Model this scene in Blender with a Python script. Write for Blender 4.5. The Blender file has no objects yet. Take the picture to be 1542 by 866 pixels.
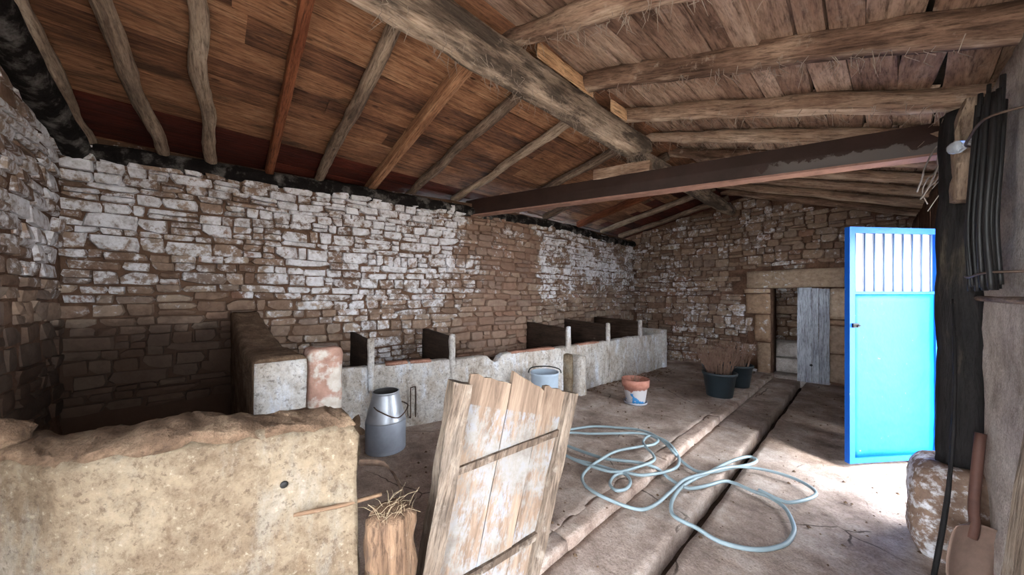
import bpy, bmesh, math, random
import numpy as np
from mathutils import Vector, Matrix, noise

# ------------------------------------------------------------------ camera, world, light, exposure
SC = bpy.context.scene
COL = SC.collection
FPX, CX, HZ, CAMZ = 495.0, 771.0, 445.0, 1.47          # focal length in pixels, centre, horizon row, eye height
TH = math.radians(47.43)                               # camera turned left of the building's long axis (+Y)
FW = Vector((-math.sin(TH), math.cos(TH), 0)); RT = Vector((math.cos(TH), math.sin(TH), 0))
CAMP = Vector((0, 0, CAMZ))
cd = bpy.data.cameras.new('camera'); cam = bpy.data.objects.new('camera', cd); COL.objects.link(cam)
cd.sensor_fit = 'HORIZONTAL'; cd.sensor_width = 36.0; cd.lens = 36.0 * FPX / 1542.0
cd.shift_y = (HZ - 433.0) / 1542.0
cd.clip_start = 0.03
cam.location = CAMP; cam.rotation_euler = (math.radians(90), 0, TH)
SC.camera = cam

world = bpy.data.worlds.new('sky'); SC.world = world; world.use_nodes = True
bg = world.node_tree.nodes['Background']
bg.inputs[0].default_value = (0.86, 0.93, 1.0, 1); bg.inputs[1].default_value = 9.0
SC.view_settings.view_transform = 'Standard'; SC.view_settings.look = 'None'
SC.view_settings.gamma = 1.0; SC.view_settings.use_curve_mapping = False
SC.view_settings.exposure = 1.85
SC.cycles.use_denoising = True
SC.cycles.max_bounces = 10; SC.cycles.diffuse_bounces = 8
SC.cycles.sample_clamp_indirect = 20.0

sd_ = bpy.data.lights.new('sun', 'SUN'); sd_.energy = 4.5; sd_.angle = math.radians(14); sd_.color = (1.0, 0.95, 0.88)
sun = bpy.data.objects.new('sun', sd_); COL.objects.link(sun)
sun.rotation_euler = Vector((0.88, -0.47, 1.25)).to_track_quat('Z', 'Y').to_euler()      # high sun outside the two doorways
def portal(name, loc, sx, sy, rot):
    l = bpy.data.lights.new(name, 'AREA'); l.shape = 'RECTANGLE'; l.size = sx; l.size_y = sy
    l.cycles.is_portal = True
    o = bpy.data.objects.new(name, l); COL.objects.link(o); o.location = loc; o.rotation_euler = rot
portal('blue_doorway_portal', (0.90, 4.05, 1.05), 2.1, 1.3, (0, math.radians(90), 0))
portal('near_doorway_portal', (0.95, 0.35, 1.05), 2.1, 1.1, (0, math.radians(90), 0))
portal('fill_doorway_portal', (-0.45, -1.36, 1.05), 1.3, 2.1, (math.radians(-90), 0, 0))  # sky through an added, unseen opening behind the camera, for frontal fill

portal('fill_window_portal', (0.90, 5.9, 1.6), .58, 1.2, (0, math.radians(90), 0))  # sky through the added window behind the blue door

# ------------------------------------------------------------------ pixel -> place
def ray(px, py):
    return FW + RT * ((px - CX) / FPX) + Vector((0, 0, 1)) * ((HZ - py) / FPX)
def PZ(px, py, z):
    d = ray(px, py); return CAMP + d * ((z - CAMZ) / d.z)
def PXc(px, py, X):
    d = ray(px, py); return CAMP + d * (X / d.x)
def PYc(px, py, Y):
    d = ray(px, py); return CAMP + d * (Y / d.y)

# ------------------------------------------------------------------ object helpers
def tag(o, label=None, cat=None, group=None, kind=None):
    if label: o['label'] = label
    if cat: o['category'] = cat
    if group: o['group'] = group
    if kind: o['kind'] = kind
    return o
def empty(name, loc=(0, 0, 0)):
    o = bpy.data.objects.new(name, None); COL.objects.link(o); o.location = loc; o.empty_display_size = 0.1
    return o
def link(name, me, mat=None, parent=None, mw=None):
    o = bpy.data.objects.new(name, me); COL.objects.link(o)
    if mat and not me.materials: me.materials.append(mat)
    if parent is not None:
        o.parent = parent
        o.matrix_parent_inverse = Matrix.Translation(-Vector(parent.location)) if parent.type == 'EMPTY' else Matrix()
    if mw is not None: o.matrix_basis = mw
    return o
def mesh_of(bm, name='m', smooth=False):
    me = bpy.data.meshes.new(name)
    bmesh.ops.recalc_face_normals(bm, faces=bm.faces)
    bm.to_mesh(me); bm.free()
    if smooth:
        me.polygons.foreach_set('use_smooth', [True] * len(me.polygons))
    return me
def frame(loc, x, y=None, z=None):
    x = Vector(x).normalized()
    z = Vector(z if z is not None else (0, 0, 1))
    z = (z - x * z.dot(x)).normalized()
    y = z.cross(x)
    m = Matrix((x, y, z)).transposed().to_4x4(); m.translation = Vector(loc)
    return m
def nz(p, s, seed=0.0):
    return noise.noise(Vector((p[0] * s + seed * 7.31, p[1] * s - seed * 3.17, p[2] * s + seed * 5.7)))

def rough_box(bm, lo, hi, cuts=(6, 3, 3), amp=0.01, sc=4.0, seed=0.0, M=None, bev=0.0, shape=None):
    """a box with subdivided faces whose surface is uneven"""
    nx, ny, nzz = cuts
    lo = Vector(lo); hi = Vector(hi); vs = {}
    def vert(i, j, k):
        key = (i, j, k)
        if key in vs: return vs[key]
        u, v, w = i / nx, j / ny, k / nzz
        p = Vector((lo.x + (hi.x - lo.x) * u, lo.y + (hi.y - lo.y) * v, lo.z + (hi.z - lo.z) * w))
        ends = sum(1 for a, n in ((i, nx), (j, ny), (k, nzz)) if a in (0, n))
        if bev and ends >= 2:
            c = (lo + hi) / 2
            for ax, a, n in ((0, i, nx), (1, j, ny), (2, k, nzz)):
                if a in (0, n): p[ax] += bev * (1 if a == 0 else -1) * (0.7 if ends == 2 else 1.0)
        if shape: p = shape(p, u, v, w)
        q = M @ p if M else p
        d = Vector((nz(q, sc, seed), nz(q, sc, seed + 11), nz(q, sc, seed + 23)))
        q = q + d * amp + Vector((nz(q, sc * 4, seed + 3), nz(q, sc * 4, seed + 5), nz(q, sc * 4, seed + 9))) * amp * 0.35
        vs[key] = bm.verts.new(q); return vs[key]
    def face(a, b, c, d):
        try: bm.faces.new((a, b, c, d))
        except ValueError: pass
    for i in range(nx):
        for j in range(ny):
            for k in (0, nzz): face(vert(i, j, k), vert(i + 1, j, k), vert(i + 1, j + 1, k), vert(i, j + 1, k))
    for i in range(nx):
        for k in range(nzz):
            for j in (0, ny): face(vert(i, j, k), vert(i + 1, j, k), vert(i + 1, j, k + 1), vert(i, j, k + 1))
    for j in range(ny):
        for k in range(nzz):
            for i in (0, nx): face(vert(i, j, k), vert(i, j + 1, k), vert(i, j + 1, k + 1), vert(i, j, k + 1))

def box_bm(lo, hi, M=None):
    bm = bmesh.new(); rough_box(bm, lo, hi, (1, 1, 1), 0, 1, 0, M); return bm

def tube(bm, pts, rad, n=10, amp=0.0, sc=6.0, seed=0.0, cap=True, squash=1.0, crack=0.0):
    pts = [Vector(p) for p in pts]; rings = []
    prev = None
    for i, p in enumerate(pts):
        t = (pts[min(i + 1, len(pts) - 1)] - pts[max(i - 1, 0)]).normalized()
        if prev is None:
            a = Vector((0, 0, 1)) if abs(t.z) < 0.9 else Vector((1, 0, 0))
            a = (a - t * a.dot(t)).normalized()
        else:
            a = (prev - t * prev.dot(t)).normalized()
        prev = a; b = t.cross(a)
        r = rad[i] if hasattr(rad, '__len__') else rad
        ring = []
        for k in range(n):
            an = 2 * math.pi * k / n
            d = a * math.cos(an) * squash + b * math.sin(an)
            q = p + d * r
            rr = 1 + amp / max(r, 1e-5) * (nz(q, sc, seed) + 0.5 * nz(q, sc * 3, seed + 2)) - crack * max(0, math.sin(an * 5 + seed * 9 + nz(p, 1.5, seed) * 4)) ** 6
            ring.append(bm.verts.new(p + d * r * rr))
        rings.append(ring)
    for i in range(len(rings) - 1):
        for k in range(n):
            bm.faces.new((rings[i][k], rings[i][(k + 1) % n], rings[i + 1][(k + 1) % n], rings[i + 1][k]))
    if cap:
        bm.faces.new(rings[0][::-1]); bm.faces.new(rings[-1])

def catmull(pts, sub=6):
    pts = [Vector(p) for p in pts]; out = []
    for i in range(len(pts) - 1):
        p0 = pts[max(i - 1, 0)]; p1 = pts[i]; p2 = pts[i + 1]; p3 = pts[min(i + 2, len(pts) - 1)]
        for s in range(sub):
            t = s / sub
            out.append(0.5 * ((2 * p1) + (p2 - p0) * t + (2 * p0 - 5 * p1 + 4 * p2 - p3) * t * t + (3 * p1 - p0 - 3 * p2 + p3) * t ** 3))
    out.append(pts[-1]); return out

def lathe(bm, prof, n=32, M=None, close=False):
    rings = []
    for r, z in prof:
        ring = []
        for k in range(n):
            a = 2 * math.pi * k / n
            p = Vector((r * math.cos(a), r * math.sin(a), z))
            ring.append(bm.verts.new(M @ p if M else p))
        rings.append(ring)
    for i in range(len(rings) - 1):
        for k in range(n):
            bm.faces.new((rings[i][k], rings[i][(k + 1) % n], rings[i + 1][(k + 1) % n], rings[i + 1][k]))
    bm.faces.new(rings[0][::-1])
    if close: bm.faces.new(rings[-1])

# ------------------------------------------------------------------ materials
def lin(r, g, b):
    f = lambda c: (c / 255 / 12.92) if c / 255 <= 0.04045 else ((c / 255 + 0.055) / 1.055) ** 2.4
    return (f(r), f(g), f(b), 1)
class NT:
    def __init__(s, name):
        s.m = bpy.data.materials.new(name); s.m.use_nodes = True; s.t = s.m.node_tree
        s.b = s.t.nodes['Principled BSDF']
    def n(s, typ, **kw):
        nd = s.t.nodes.new(typ)
        for k, v in kw.items():
            if k.startswith('_'): setattr(nd, k[1:], v)
        return nd
    def l(s, a, b): s.t.links.new(a, b)
    def pos(s, scale=(1, 1, 1), obj=False, rnd=True):
        if obj:
            c = s.n('ShaderNodeTexCoord').outputs['Object']
        else:
            c = s.n('ShaderNodeNewGeometry').outputs['Position']
        mp = s.n('ShaderNodeMapping'); mp.inputs['Scale'].default_value = scale
        s.l(c, mp.inputs['Vector'])
        if obj and rnd:
            oi = s.n('ShaderNodeObjectInfo')
            mu = s.n('ShaderNodeMath', _operation='MULTIPLY'); s.l(oi.outputs['Random'], mu.inputs[0]); mu.inputs[1].default_value = 57.0
            cb = s.n('ShaderNodeCombineXYZ'); s.l(mu.outputs[0], cb.inputs[0]); s.l(mu.outputs[0], cb.inputs[1])
            s.l(cb.outputs[0], mp.inputs['Location'])
        return mp.outputs[0]
    def noise(s, vec, scale, detail=5, rough=0.6, dist=0.0):
        t = s.n('ShaderNodeTexNoise'); t.inputs['Scale'].default_value = scale; t.inputs['Detail'].default_value = detail
        t.inputs['Roughness'].default_value = rough; t.inputs['Distortion'].default_value = dist
        s.l(vec, t.inputs['Vector']); return t.outputs['Fac']
    def ramp(s, fac, stops, interp='LINEAR'):
        r = s.n('ShaderNodeValToRGB'); e = r.color_ramp.elements; r.color_ramp.interpolation = interp
        while len(e) < len(stops): e.new(0.5)
        for el, (p, c) in zip(e, stops):
            el.position = p; el.color = c if len(c) == 4 else (*c, 1)
        s.l(fac, r.inputs[0]); return r.outputs[0]
    def math(s, op, a, b=None, c=None, clamp=False):
        m = s.n('ShaderNodeMath', _operation=op); m.use_clamp = clamp
        for i, v in enumerate((a, b, c)):
            if v is None: continue
            if isinstance(v, (int, float)): m.inputs[i].default_value = v
            else: s.l(v, m.inputs[i])
        return m.outputs[0]
    def step(s, v, a, b):
        m = s.n('ShaderNodeMapRange', _interpolation_type='SMOOTHSTEP')
        s.l(v, m.inputs[0]); m.inputs[1].default_value = a; m.inputs[2].default_value = b
        return m.outputs[0]
    def mix(s, fac, a, b, mode='MIX'):
        m = s.n('ShaderNodeMix', _data_type='RGBA', _blend_type=mode)
        for sock, v in ((m.inputs[0], fac), (m.inputs[6], a), (m.inputs[7], b)):
            if isinstance(v, (int, float)): sock.default_value = v
            elif isinstance(v, tuple): sock.default_value = v
            else: s.l(v, sock)
        return m.outputs[2]
    def bump(s, h, strength=0.5, dist=0.01, prev=None):
        b = s.n('ShaderNodeBump'); b.inputs['Strength'].default_value = strength; b.inputs['Distance'].default_value = dist
        s.l(h, b.inputs['Height'])
        if prev is not None: s.l(prev, b.inputs['Normal'])
        return b.outputs[0]
    def done(s, col, rough=0.9, normal=None, metal=0.0, spec=0.25):
        if isinstance(col, tuple): s.b.inputs['Base Color'].default_value = col
        else: s.l(col, s.b.inputs['Base Color'])
        if isinstance(rough, (int, float)): s.b.inputs['Roughness'].default_value = rough
        else: s.l(rough, s.b.inputs['Roughness'])
        s.b.inputs['Metallic'].default_value = metal
        s.b.inputs['Specular IOR Level'].default_value = spec
        if normal is not None: s.l(normal, s.b.inputs['Normal'])
        return s.m

def stone_mat(name, attr, wbias=0.0, left=False, tint=(1, 1, 1)):
    s = NT(name); p = s.pos()
    rnd = s.n('ShaderNodeAttribute', _attribute_name='rnd').outputs['Fac'] if attr else s.n('ShaderNodeObjectInfo').outputs['Random']
    T = lambda r, g, b: tuple(c * t for c, t in zip(lin(r, g, b)[:3], tint)) + (1,)
    base = s.ramp(rnd, [(0, T(110, 88, 74)), (0.3, T(140, 118, 102)), (0.55, T(122, 106, 96)), (0.8, T(152, 134, 118)), (1, T(128, 98, 82))])
    f1 = s.noise(p, 13, 7, 0.7)
    base = s.mix(0.75, base, s.ramp(f1, [(0.3, (0.45, 0.4, 0.37)), (0.55, (1, 1, 1)), (0.72, (1.25, 1.2, 1.12))]), 'MULTIPLY')
    n1 = s.noise(p, 1.1, 3, 0.5); n2 = s.noise(p, 16, 9, 0.75); n3 = s.noise(p, 4.0, 4, 0.6)
    v = s.math('ADD', s.math('MULTIPLY', n1, 0.8), s.math('MULTIPLY', n2, 1.35))
    v = s.math('ADD', v, s.math('MULTIPLY', n3, 0.5))
    v = s.math('ADD', v, s.math('MULTIPLY', rnd, 0.2))
    v = s.math('ADD', v, wbias - .175)
    sx = s.n('ShaderNodeSeparateXYZ'); s.l(p, sx.inputs[0])
    if left:
        # the red mud patch between two whitewashed stretches, the bare foot of the wall and the bare strip by the corner
        yy = s.math('ADD', sx.outputs[1], s.math('MULTIPLY', s.math('SUBTRACT', s.noise(p, 2.2, 5, .6), .5), 1.6)); a = s.step(yy, 2.5, 2.95); b = s.step(yy, 4.2, 3.7)
        red = s.math('MULTIPLY', a, b)
        v = s.math('ADD', v, s.math('MULTIPLY', s.math('MULTIPLY', s.step(yy, .6, 1.2), s.step(yy, 2.9, 2.4)), .06))
        v = s.math('SUBTRACT', v, s.math('MULTIPLY', red, 0.42))
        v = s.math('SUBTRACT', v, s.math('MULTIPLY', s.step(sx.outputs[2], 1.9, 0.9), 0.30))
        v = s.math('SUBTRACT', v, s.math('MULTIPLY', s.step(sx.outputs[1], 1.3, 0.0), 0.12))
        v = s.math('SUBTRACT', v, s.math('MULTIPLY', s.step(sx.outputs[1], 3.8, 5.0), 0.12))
        # darker brown foot of the wall inside the stall
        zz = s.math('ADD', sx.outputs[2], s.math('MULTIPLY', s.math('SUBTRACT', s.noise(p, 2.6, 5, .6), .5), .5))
        dark_foot = s.math('MULTIPLY', s.step(zz, 1.42, 1.12), s.step(sx.outputs[1], .45, .2))
        v = s.math('SUBTRACT', v, s.math('MULTIPLY', dark_foot, .5))
        base = s.mix(s.math('MULTIPLY', dark_foot, .85), base, lin(58, 43, 35))
        base = s.mix(s.math('MULTIPLY', red, 0.35), base, lin(132, 102, 88))
    w = s.step(v, 1.20, 1.42)
    col = s.mix(s.math('MULTIPLY', w, 0.92), base, s.ramp(f1, [(0.3, lin(158, 150, 148)), (0.55, lin(212, 211, 215)), (0.8, lin(230, 231, 238))]))
    nb = s.bump(s.noise(p, 45, 6, 0.7), 0.55, 0.008)
    nb = s.bump(s.noise(p, 11, 5, 0.6), 0.6, 0.02, nb)
    return s.done(col, 0.93, nb, spec=0.15)

def earth_mat(name, c0, c1, c2, sc=6.0, bump=0.8, crack=False):
    s = NT(name); p = s.pos()
    f = s.noise(p, sc, 8, 0.65); g = s.noise(p, sc * 7, 6, 0.7)
    col = s.ramp(f, [(0.28, c0), (0.5, c1), (0.72, c2)])
    col = s.mix(0.5, col, s.ramp(g, [(0.3, (0.55, 0.52, 0.5)), (0.6, (1.1, 1.1, 1.1))]), 'MULTIPLY')
    gg = s.noise(p, 90, 5, .75); col = s.mix(.6, col, s.ramp(gg, [(.36, (.5, .47, .45)), (.5, (1, 1, 1)), (.66, (1.25, 1.25, 1.25))]), 'MULTIPLY')
    cr = None
    if crack:
        dv = s.n('ShaderNodeMix', _data_type='VECTOR'); dv.inputs[0].default_value = .12; s.l(p, dv.inputs[4])
        nt = s.n('ShaderNodeTexNoise'); nt.inputs['Scale'].default_value = 4.0; nt.inputs['Detail'].default_value = 5; s.l(p, nt.inputs['Vector']); s.l(nt.outputs['Color'], dv.inputs[5])
        vo = s.n('ShaderNodeTexVoronoi', _feature='DISTANCE_TO_EDGE'); vo.inputs['Scale'].default_value = 1.15; s.l(dv.outputs[1], vo.inputs['Vector'])
        cr = s.math('MULTIPLY', s.step(vo.outputs['Distance'], .008, .002), s.step(s.noise(p, 1.3, 3, .5), .5, .58))
        col = s.mix(s.math('MULTIPLY', cr, .8), col, lin(48, 38, 32))
    nb = s.bump(g, bump * 0.8, 0.014); nb = s.bump(f, bump, 0.03, nb); nb = s.bump(gg, bump * .5, .005, nb)
    return s.done(col, 0.95, nb, spec=0.12)

def wood_mat(name, cols, grain=14.0, along=1.0, dust=0.0, dustcol=lin(150, 135, 122), rough=0.8, knots=0.0, bump=0.8, varia=0.6, stain=0.0, pale=None):
    """grain runs along the object's local X"""
    s = NT(name); p = s.pos((along, grain, grain), obj=True)
    q = s.pos((1, 1, 1), obj=True)
    f = s.noise(p, 1.6, 7, 0.65, 0.6); g = s.noise(q, 2.3, 4, 0.6)
    h = s.noise(p, 5.0, 5, 0.7, 0.2)
    rnd = s.n('ShaderNodeObjectInfo').outputs['Random']
    v = s.math('ADD', s.math('MULTIPLY', f, 0.55), s.math('MULTIPLY', g, 0.45))
    v = s.math('ADD', v, s.math('MULTIPLY', s.math('SUBTRACT', rnd, 0.5), varia * 0.35))
    k = len(cols)
    col = s.ramp(v, [(0.30 + 0.42 * i / max(k - 1, 1), c) for i, c in enumerate(cols)])
    col = s.mix(0.85, col, s.ramp(h, [(0.34, (0.30, 0.27, 0.25)), (0.48, (0.92, 0.92, 0.92)), (0.72, (1.3, 1.28, 1.25))]), 'MULTIPLY')
    fine = s.noise(s.pos((4, 26, 26), obj=True), 4.0, 4, 0.7)
    col = s.mix(0.7, col, s.ramp(fine, [(0.33, (0.45, 0.42, 0.4)), (0.5, (1, 1, 1)), (0.7, (1.15, 1.15, 1.15))]), 'MULTIPLY')
    if pale is not None:  # pale cut underside; light bounced off the floor is put into the colour
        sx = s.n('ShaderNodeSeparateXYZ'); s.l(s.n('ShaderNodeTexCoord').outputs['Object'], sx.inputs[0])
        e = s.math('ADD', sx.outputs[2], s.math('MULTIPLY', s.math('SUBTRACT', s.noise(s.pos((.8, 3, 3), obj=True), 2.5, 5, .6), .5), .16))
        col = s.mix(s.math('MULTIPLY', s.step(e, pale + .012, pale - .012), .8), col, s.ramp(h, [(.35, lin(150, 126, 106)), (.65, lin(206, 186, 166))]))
    if stain:
        sn = s.noise(s.pos((.7, 2.2, 2.2), obj=True), 2.2, 6, .65, .5)
        lo_ = .54 - .08 * (stain > .7); col = s.mix(s.math('MULTIPLY', s.step(sn, lo_, lo_ + .12), stain), col, lin(40, 34, 31))
    if knots:
        kk = s.n('ShaderNodeTexVoronoi'); kk.inputs['Scale'].default_value = 3.0
        s.l(s.pos((1.2, 2.6, 2.6), obj=True), kk.inputs['Vector'])
        col = s.mix(s.math('MULTIPLY', s.step(kk.outputs['Distance'], 0.13, 0.06), knots), col, lin(52, 30, 22))
    if dust:
        d = s.step(s.noise(q, 9, 6, 0.7), 0.66 - dust * 0.25, 0.80 - dust * 0.2)
        col = s.mix(s.math('MULTIPLY', d, 0.75), col, dustcol)
    nb = s.bump(h, bump, 0.01); nb = s.bump(f, bump * 0.8, 0.016, nb); nb = s.bump(fine, bump * .6, .004, nb)
    return s.done(col, rough, nb, spec=0.2)

def plaster_mat(name, stain=0.5, white=0.5, c4=None, wc=(150, 148, 142)):
    c4 = c4 or [lin(82, 68, 55), lin(112, 97, 80), lin(130, 116, 98), lin(132, 125, 115)]
    s = NT(name); p = s.pos(); v = s.pos((1, 1, 0.35))
    f = s.noise(p, 3.2, 8, 0.68); g = s.noise(v, 6.5, 7, 0.7); h = s.noise(p, 38, 6, 0.7)
    col = s.ramp(f, [(0.25, c4[0]), (0.42, c4[1]), (0.6, c4[2]), (0.78, c4[3])])
    col = s.mix(s.math('MULTIPLY', s.step(g, 0.5, 0.66), white), col, lin(*wc))
    col = s.mix(s.math('MULTIPLY', s.step(g, 0.44, 0.32), stain), col, lin(84, 64, 46))
    col = s.mix(s.math('MULTIPLY', s.step(h, 0.45, 0.36), 0.5), col, lin(66, 52, 41))
    col = s.mix(s.math('MULTIPLY', s.step(h, 0.58, 0.68), 0.4), col, lin(172, 162, 144))
    m2 = s.noise(p, 20, 8, .85); col = s.mix(.75, col, s.ramp(m2, [(.36, (.55, .5, .45)), (.5, (1, 1, 1)), (.64, (1.3, 1.3, 1.28))]), 'MULTIPLY')
    nb = s.bump(h, 0.8, 0.01); nb = s.bump(m2, 0.8, 0.02, nb)
    return s.done(col, 0.94, nb, spec=0.12)

def paint_wood_mat(name, paint, bare, zsplit=None):
    """peeling paint on boards; local X up the board"""
    s = NT(name); p = s.pos((1.2, 12, 12), obj=True); q = s.pos((1, 1, 1), obj=True); w = s.pos((3, 9, 9), obj=True)
    f = s.noise(p, 2, 7, 0.7, 0.4); g = s.noise(q, 3.4, 4, 0.6); h = s.noise(w, 6.0, 6, 0.75)
    wood = s.ramp(f, [(0.3, bare[0]), (0.5, bare[1]), (0.7, bare[2])])
    v = s.math('ADD', s.math('MULTIPLY', g, 0.9), s.math('MULTIPLY', h, 0.9))
    if zsplit is not None:
        sx = s.n('ShaderNodeSeparateXYZ'); s.l(s.n('ShaderNodeTexCoord').outputs['Object'], sx.inputs[0])
        v = s.math('SUBTRACT', v, s.math('MULTIPLY', s.step(sx.outputs[0], zsplit, zsplit + 0.03), 0.7))
    m = s.step(v, 0.80, 0.98)
    pc = s.ramp(s.noise(q, 5, 5, 0.7), [(0.3, paint[0]), (0.5, paint[1]), (0.7, paint[2])])
    col = s.mix(s.math('MULTIPLY', m, 0.9), wood, pc)
    nb = s.bump(f, 0.5, 0.008); nb = s.bump(m, 0.25, 0.004, nb)
    return s.done(col, 0.85, nb, spec=0.2)

def simple_mat(name, col, rough=0.6, metal=0.0, spec=0.3, vary=0.25, sc=12.0, bump=0.2):
    s = NT(name); p = s.pos(obj=True, rnd=False)
    f = s.noise(p, sc, 6, 0.65)
    k = vary
    c = s.mix(1.0, col, s.ramp(f, [(0.3, (1 - k,) * 3), (0.55, (1, 1, 1)), (0.75, (1 + k * 0.6,) * 3)]), 'MULTIPLY')
    return s.done(c, rough, s.bump(f, bump, 0.004), metal, spec)

M = {}
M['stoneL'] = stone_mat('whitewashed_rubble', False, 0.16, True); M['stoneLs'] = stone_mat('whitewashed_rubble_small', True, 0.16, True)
M['bedL'] = stone_mat('whitewash_stained_mud', True, 0.02, True, (.75, .68, .62))
M['stoneE'] = stone_mat('grey_brown_rubble', False, -0.10, False, (1.02, 1.0, 0.98)); M['stoneEs'] = stone_mat('grey_brown_rubble_small', True, -0.10, False, (1.02, 1.0, 0.98))
M['mortar'] = earth_mat('brown_mud_mortar', lin(66, 48, 38), lin(96, 72, 58), lin(124, 96, 80), 5)
M['floor'] = earth_mat('dusty_floor', lin(108, 92, 84), lin(156, 140, 130), lin(192, 180, 172), 2.6, 0.7, True)
M['kerb'] = earth_mat('worn_kerb', lin(124, 104, 94), lin(168, 148, 136), lin(198, 184, 174), 5, 0.7)
M['muck'] = earth_mat('dark_muck', lin(40, 30, 24), lin(58, 44, 36), lin(78, 60, 50), 8)
M['crust'] = earth_mat('dirt_crust', lin(70, 54, 42), lin(104, 84, 68), lin(134, 114, 94), 9, 1.0)
M['plaster'] = plaster_mat('stained_plaster', 0.5, 0.35)
M['whitewash'] = plaster_mat('limewashed_plaster', 0.5, 0.95, [lin(150, 134, 118), lin(182, 172, 162), lin(200, 196, 192), lin(206, 205, 207)], (214, 217, 224))
M['greyplaster'] = earth_mat('grey_plaster', lin(140, 130, 122), lin(186, 176, 170), lin(212, 206, 202), 4, 0.8)
M['plank'] = wood_mat('orange_brown_boards', [lin(62, 40, 32), lin(112, 76, 56), lin(148, 106, 78), lin(174, 134, 104)], 16, 1, 0.12, lin(120, 98, 84), 0.75, 0.7, stain=.6)
M['plank_red'] = wood_mat('dark_red_boards', [lin(46, 20, 16), lin(84, 36, 26), lin(110, 52, 36)], 16, 1, 0.0)
M['slab'] = wood_mat('grey_brown_slabs', [lin(92, 70, 58), lin(136, 108, 92), lin(164, 138, 120), lin(184, 160, 142)], 8, 1, 0.4, lin(160, 142, 128))
M['rafter'] = wood_mat('weathered_pole', [lin(62, 49, 41), lin(110, 92, 79), lin(148, 129, 112), lin(176, 158, 140)], 12, 1, 0.3, stain=.4)
M['rafter_red'] = wood_mat('red_brown_sawn_timber', [lin(72, 36, 24), lin(112, 64, 42), lin(140, 88, 60)], 14, 1, 0.1)
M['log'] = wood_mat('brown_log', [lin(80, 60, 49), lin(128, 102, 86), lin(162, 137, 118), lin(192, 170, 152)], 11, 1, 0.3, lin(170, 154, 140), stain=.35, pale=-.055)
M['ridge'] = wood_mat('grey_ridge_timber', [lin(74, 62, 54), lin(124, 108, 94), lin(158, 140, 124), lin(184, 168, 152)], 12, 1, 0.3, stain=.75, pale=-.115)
b_ = NT('brown_paint'); tco = b_.n('ShaderNodeTexCoord').outputs['Object']; sxx = b_.n('ShaderNodeSeparateXYZ'); b_.l(tco, sxx.inputs[0])
nb1 = b_.noise(tco, 5, 6, .65); e_ = b_.math('ADD', sxx.outputs[2], b_.math('MULTIPLY', b_.math('SUBTRACT', nb1, .5), .28))
wear = b_.math('MULTIPLY', b_.step(e_, -.015, -.03), b_.step(sxx.outputs[0], 1.0, 1.3))     # bare metal-grey patch where the paint has gone, at the door end
M['brown'] = b_.done(b_.mix(b_.math('MULTIPLY', wear, .8), b_.ramp(nb1, [(.3, lin(40, 27, 23)), (.7, lin(56, 39, 34))]), lin(104, 98, 95)), .55, b_.bump(nb1, .2, .004), 0, .3)
M['soot'] = earth_mat('soot_black_timber', lin(14, 12, 12), lin(30, 26, 25), lin(120, 116, 112), 7, 1.0)
M['deck'] = earth_mat('dark_roof_deck', lin(30, 22, 18), lin(44, 34, 28), lin(60, 48, 40), 6)

# ------------------------------------------------------------------ shape of the building
def lut(pairs):
    xs = np.array([a for a, b in pairs]); ys = np.array([b for a, b in pairs])
    gx = np.linspace(xs[0], xs[-1], 200); gy = np.interp(gx, xs, ys)
    k = np.ones(21) / 21; gp = np.pad(gy, 10, mode='edge'); gy = np.convolve(gp, k, 'valid')
    return lambda v: float(np.interp(v, gx, gy))
XW = lut([(-2.2, -4.5), (-1.2, -4.38), (0, -4.3), (1, -4.2), (2.76, -3.80), (4.76, -3.76), (8.5, -3.86)])      # left wall
XT = lut([(0.3, -3.72), (0.96, -3.58), (1.6, -3.36), (2.5, -3.10), (3.8, -2.90), (6.3, -2.75), (7.6, -2.7)])  # manger front
YE, YN, XR, XRIDGE = 7.5, -0.87, 0.41, -1.75
def zl(X): return 2.78 + (X + 4.2) / (4.2 + XRIDGE) * 0.48      # centre line of left rafters
def zr(X): return 3.32 + (X - XRIDGE) / (0.45 - XRIDGE) * (2.55 - 3.32)   # centre line of right logs
def on_left_plane(px, py):
    d = ray(px, py); k = 0.48 / (4.2 + XRIDGE)
    t = (2.78 + k * 4.2 - CAMZ) / (d.z - k * d.x); return CAMP + d * t

# stones ----------------------------------------------------------
def stone_mesh(seed, sq=0.93):
    rnd = random.Random(seed); bm = bmesh.new(); n = 8; dirs = []
    for k, (ux, uz) in enumerate(((1, 1), (0, 1), (-1, 1), (-1, 0), (-1, -1), (0, -1), (1, -1), (1, 0))):
        if k % 2 == 0: cut = rnd.uniform(.0, .10) if rnd.random() < .7 else rnd.uniform(.08, .24); dirs.append((ux * (.5 - cut * rnd.uniform(.3, 1)), uz * (.5 - cut * rnd.uniform(.2, 1))))
        else: dirs.append((ux * .5 + (rnd.uniform(-.25, .25) if ux == 0 else rnd.uniform(-.05, .03)), uz * .5 + (rnd.uniform(-.2, .2) if uz == 0 else rnd.uniform(-.06, .03))))
    tx, tz = rnd.uniform(-.22, .22), rnd.uniform(-.22, .22)
    rings = []
    for sc, d in ((1.0, -0.6), (1.0, 0.20), (0.90, 0.42)):
        rings.append([bm.verts.new((x * sc, (d + (x * tx + z * tz) * (d > 0)) , z * sc)) for x, z in dirs])
    c = bm.verts.new((rnd.uniform(-.12, .12), 0.5 + rnd.uniform(-.05, .05), rnd.uniform(-.12, .12)))
    for i in range(2):
        for k in range(n):
            bm.faces.new((rings[i][k], rings[i][(k + 1) % n], rings[i + 1][(k + 1) % n], rings[i + 1][k]))
    for k in range(n): bm.faces.new((rings[2][k], rings[2][(k + 1) % n], c))
    return mesh_of(bm, 'stone', False)

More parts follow.
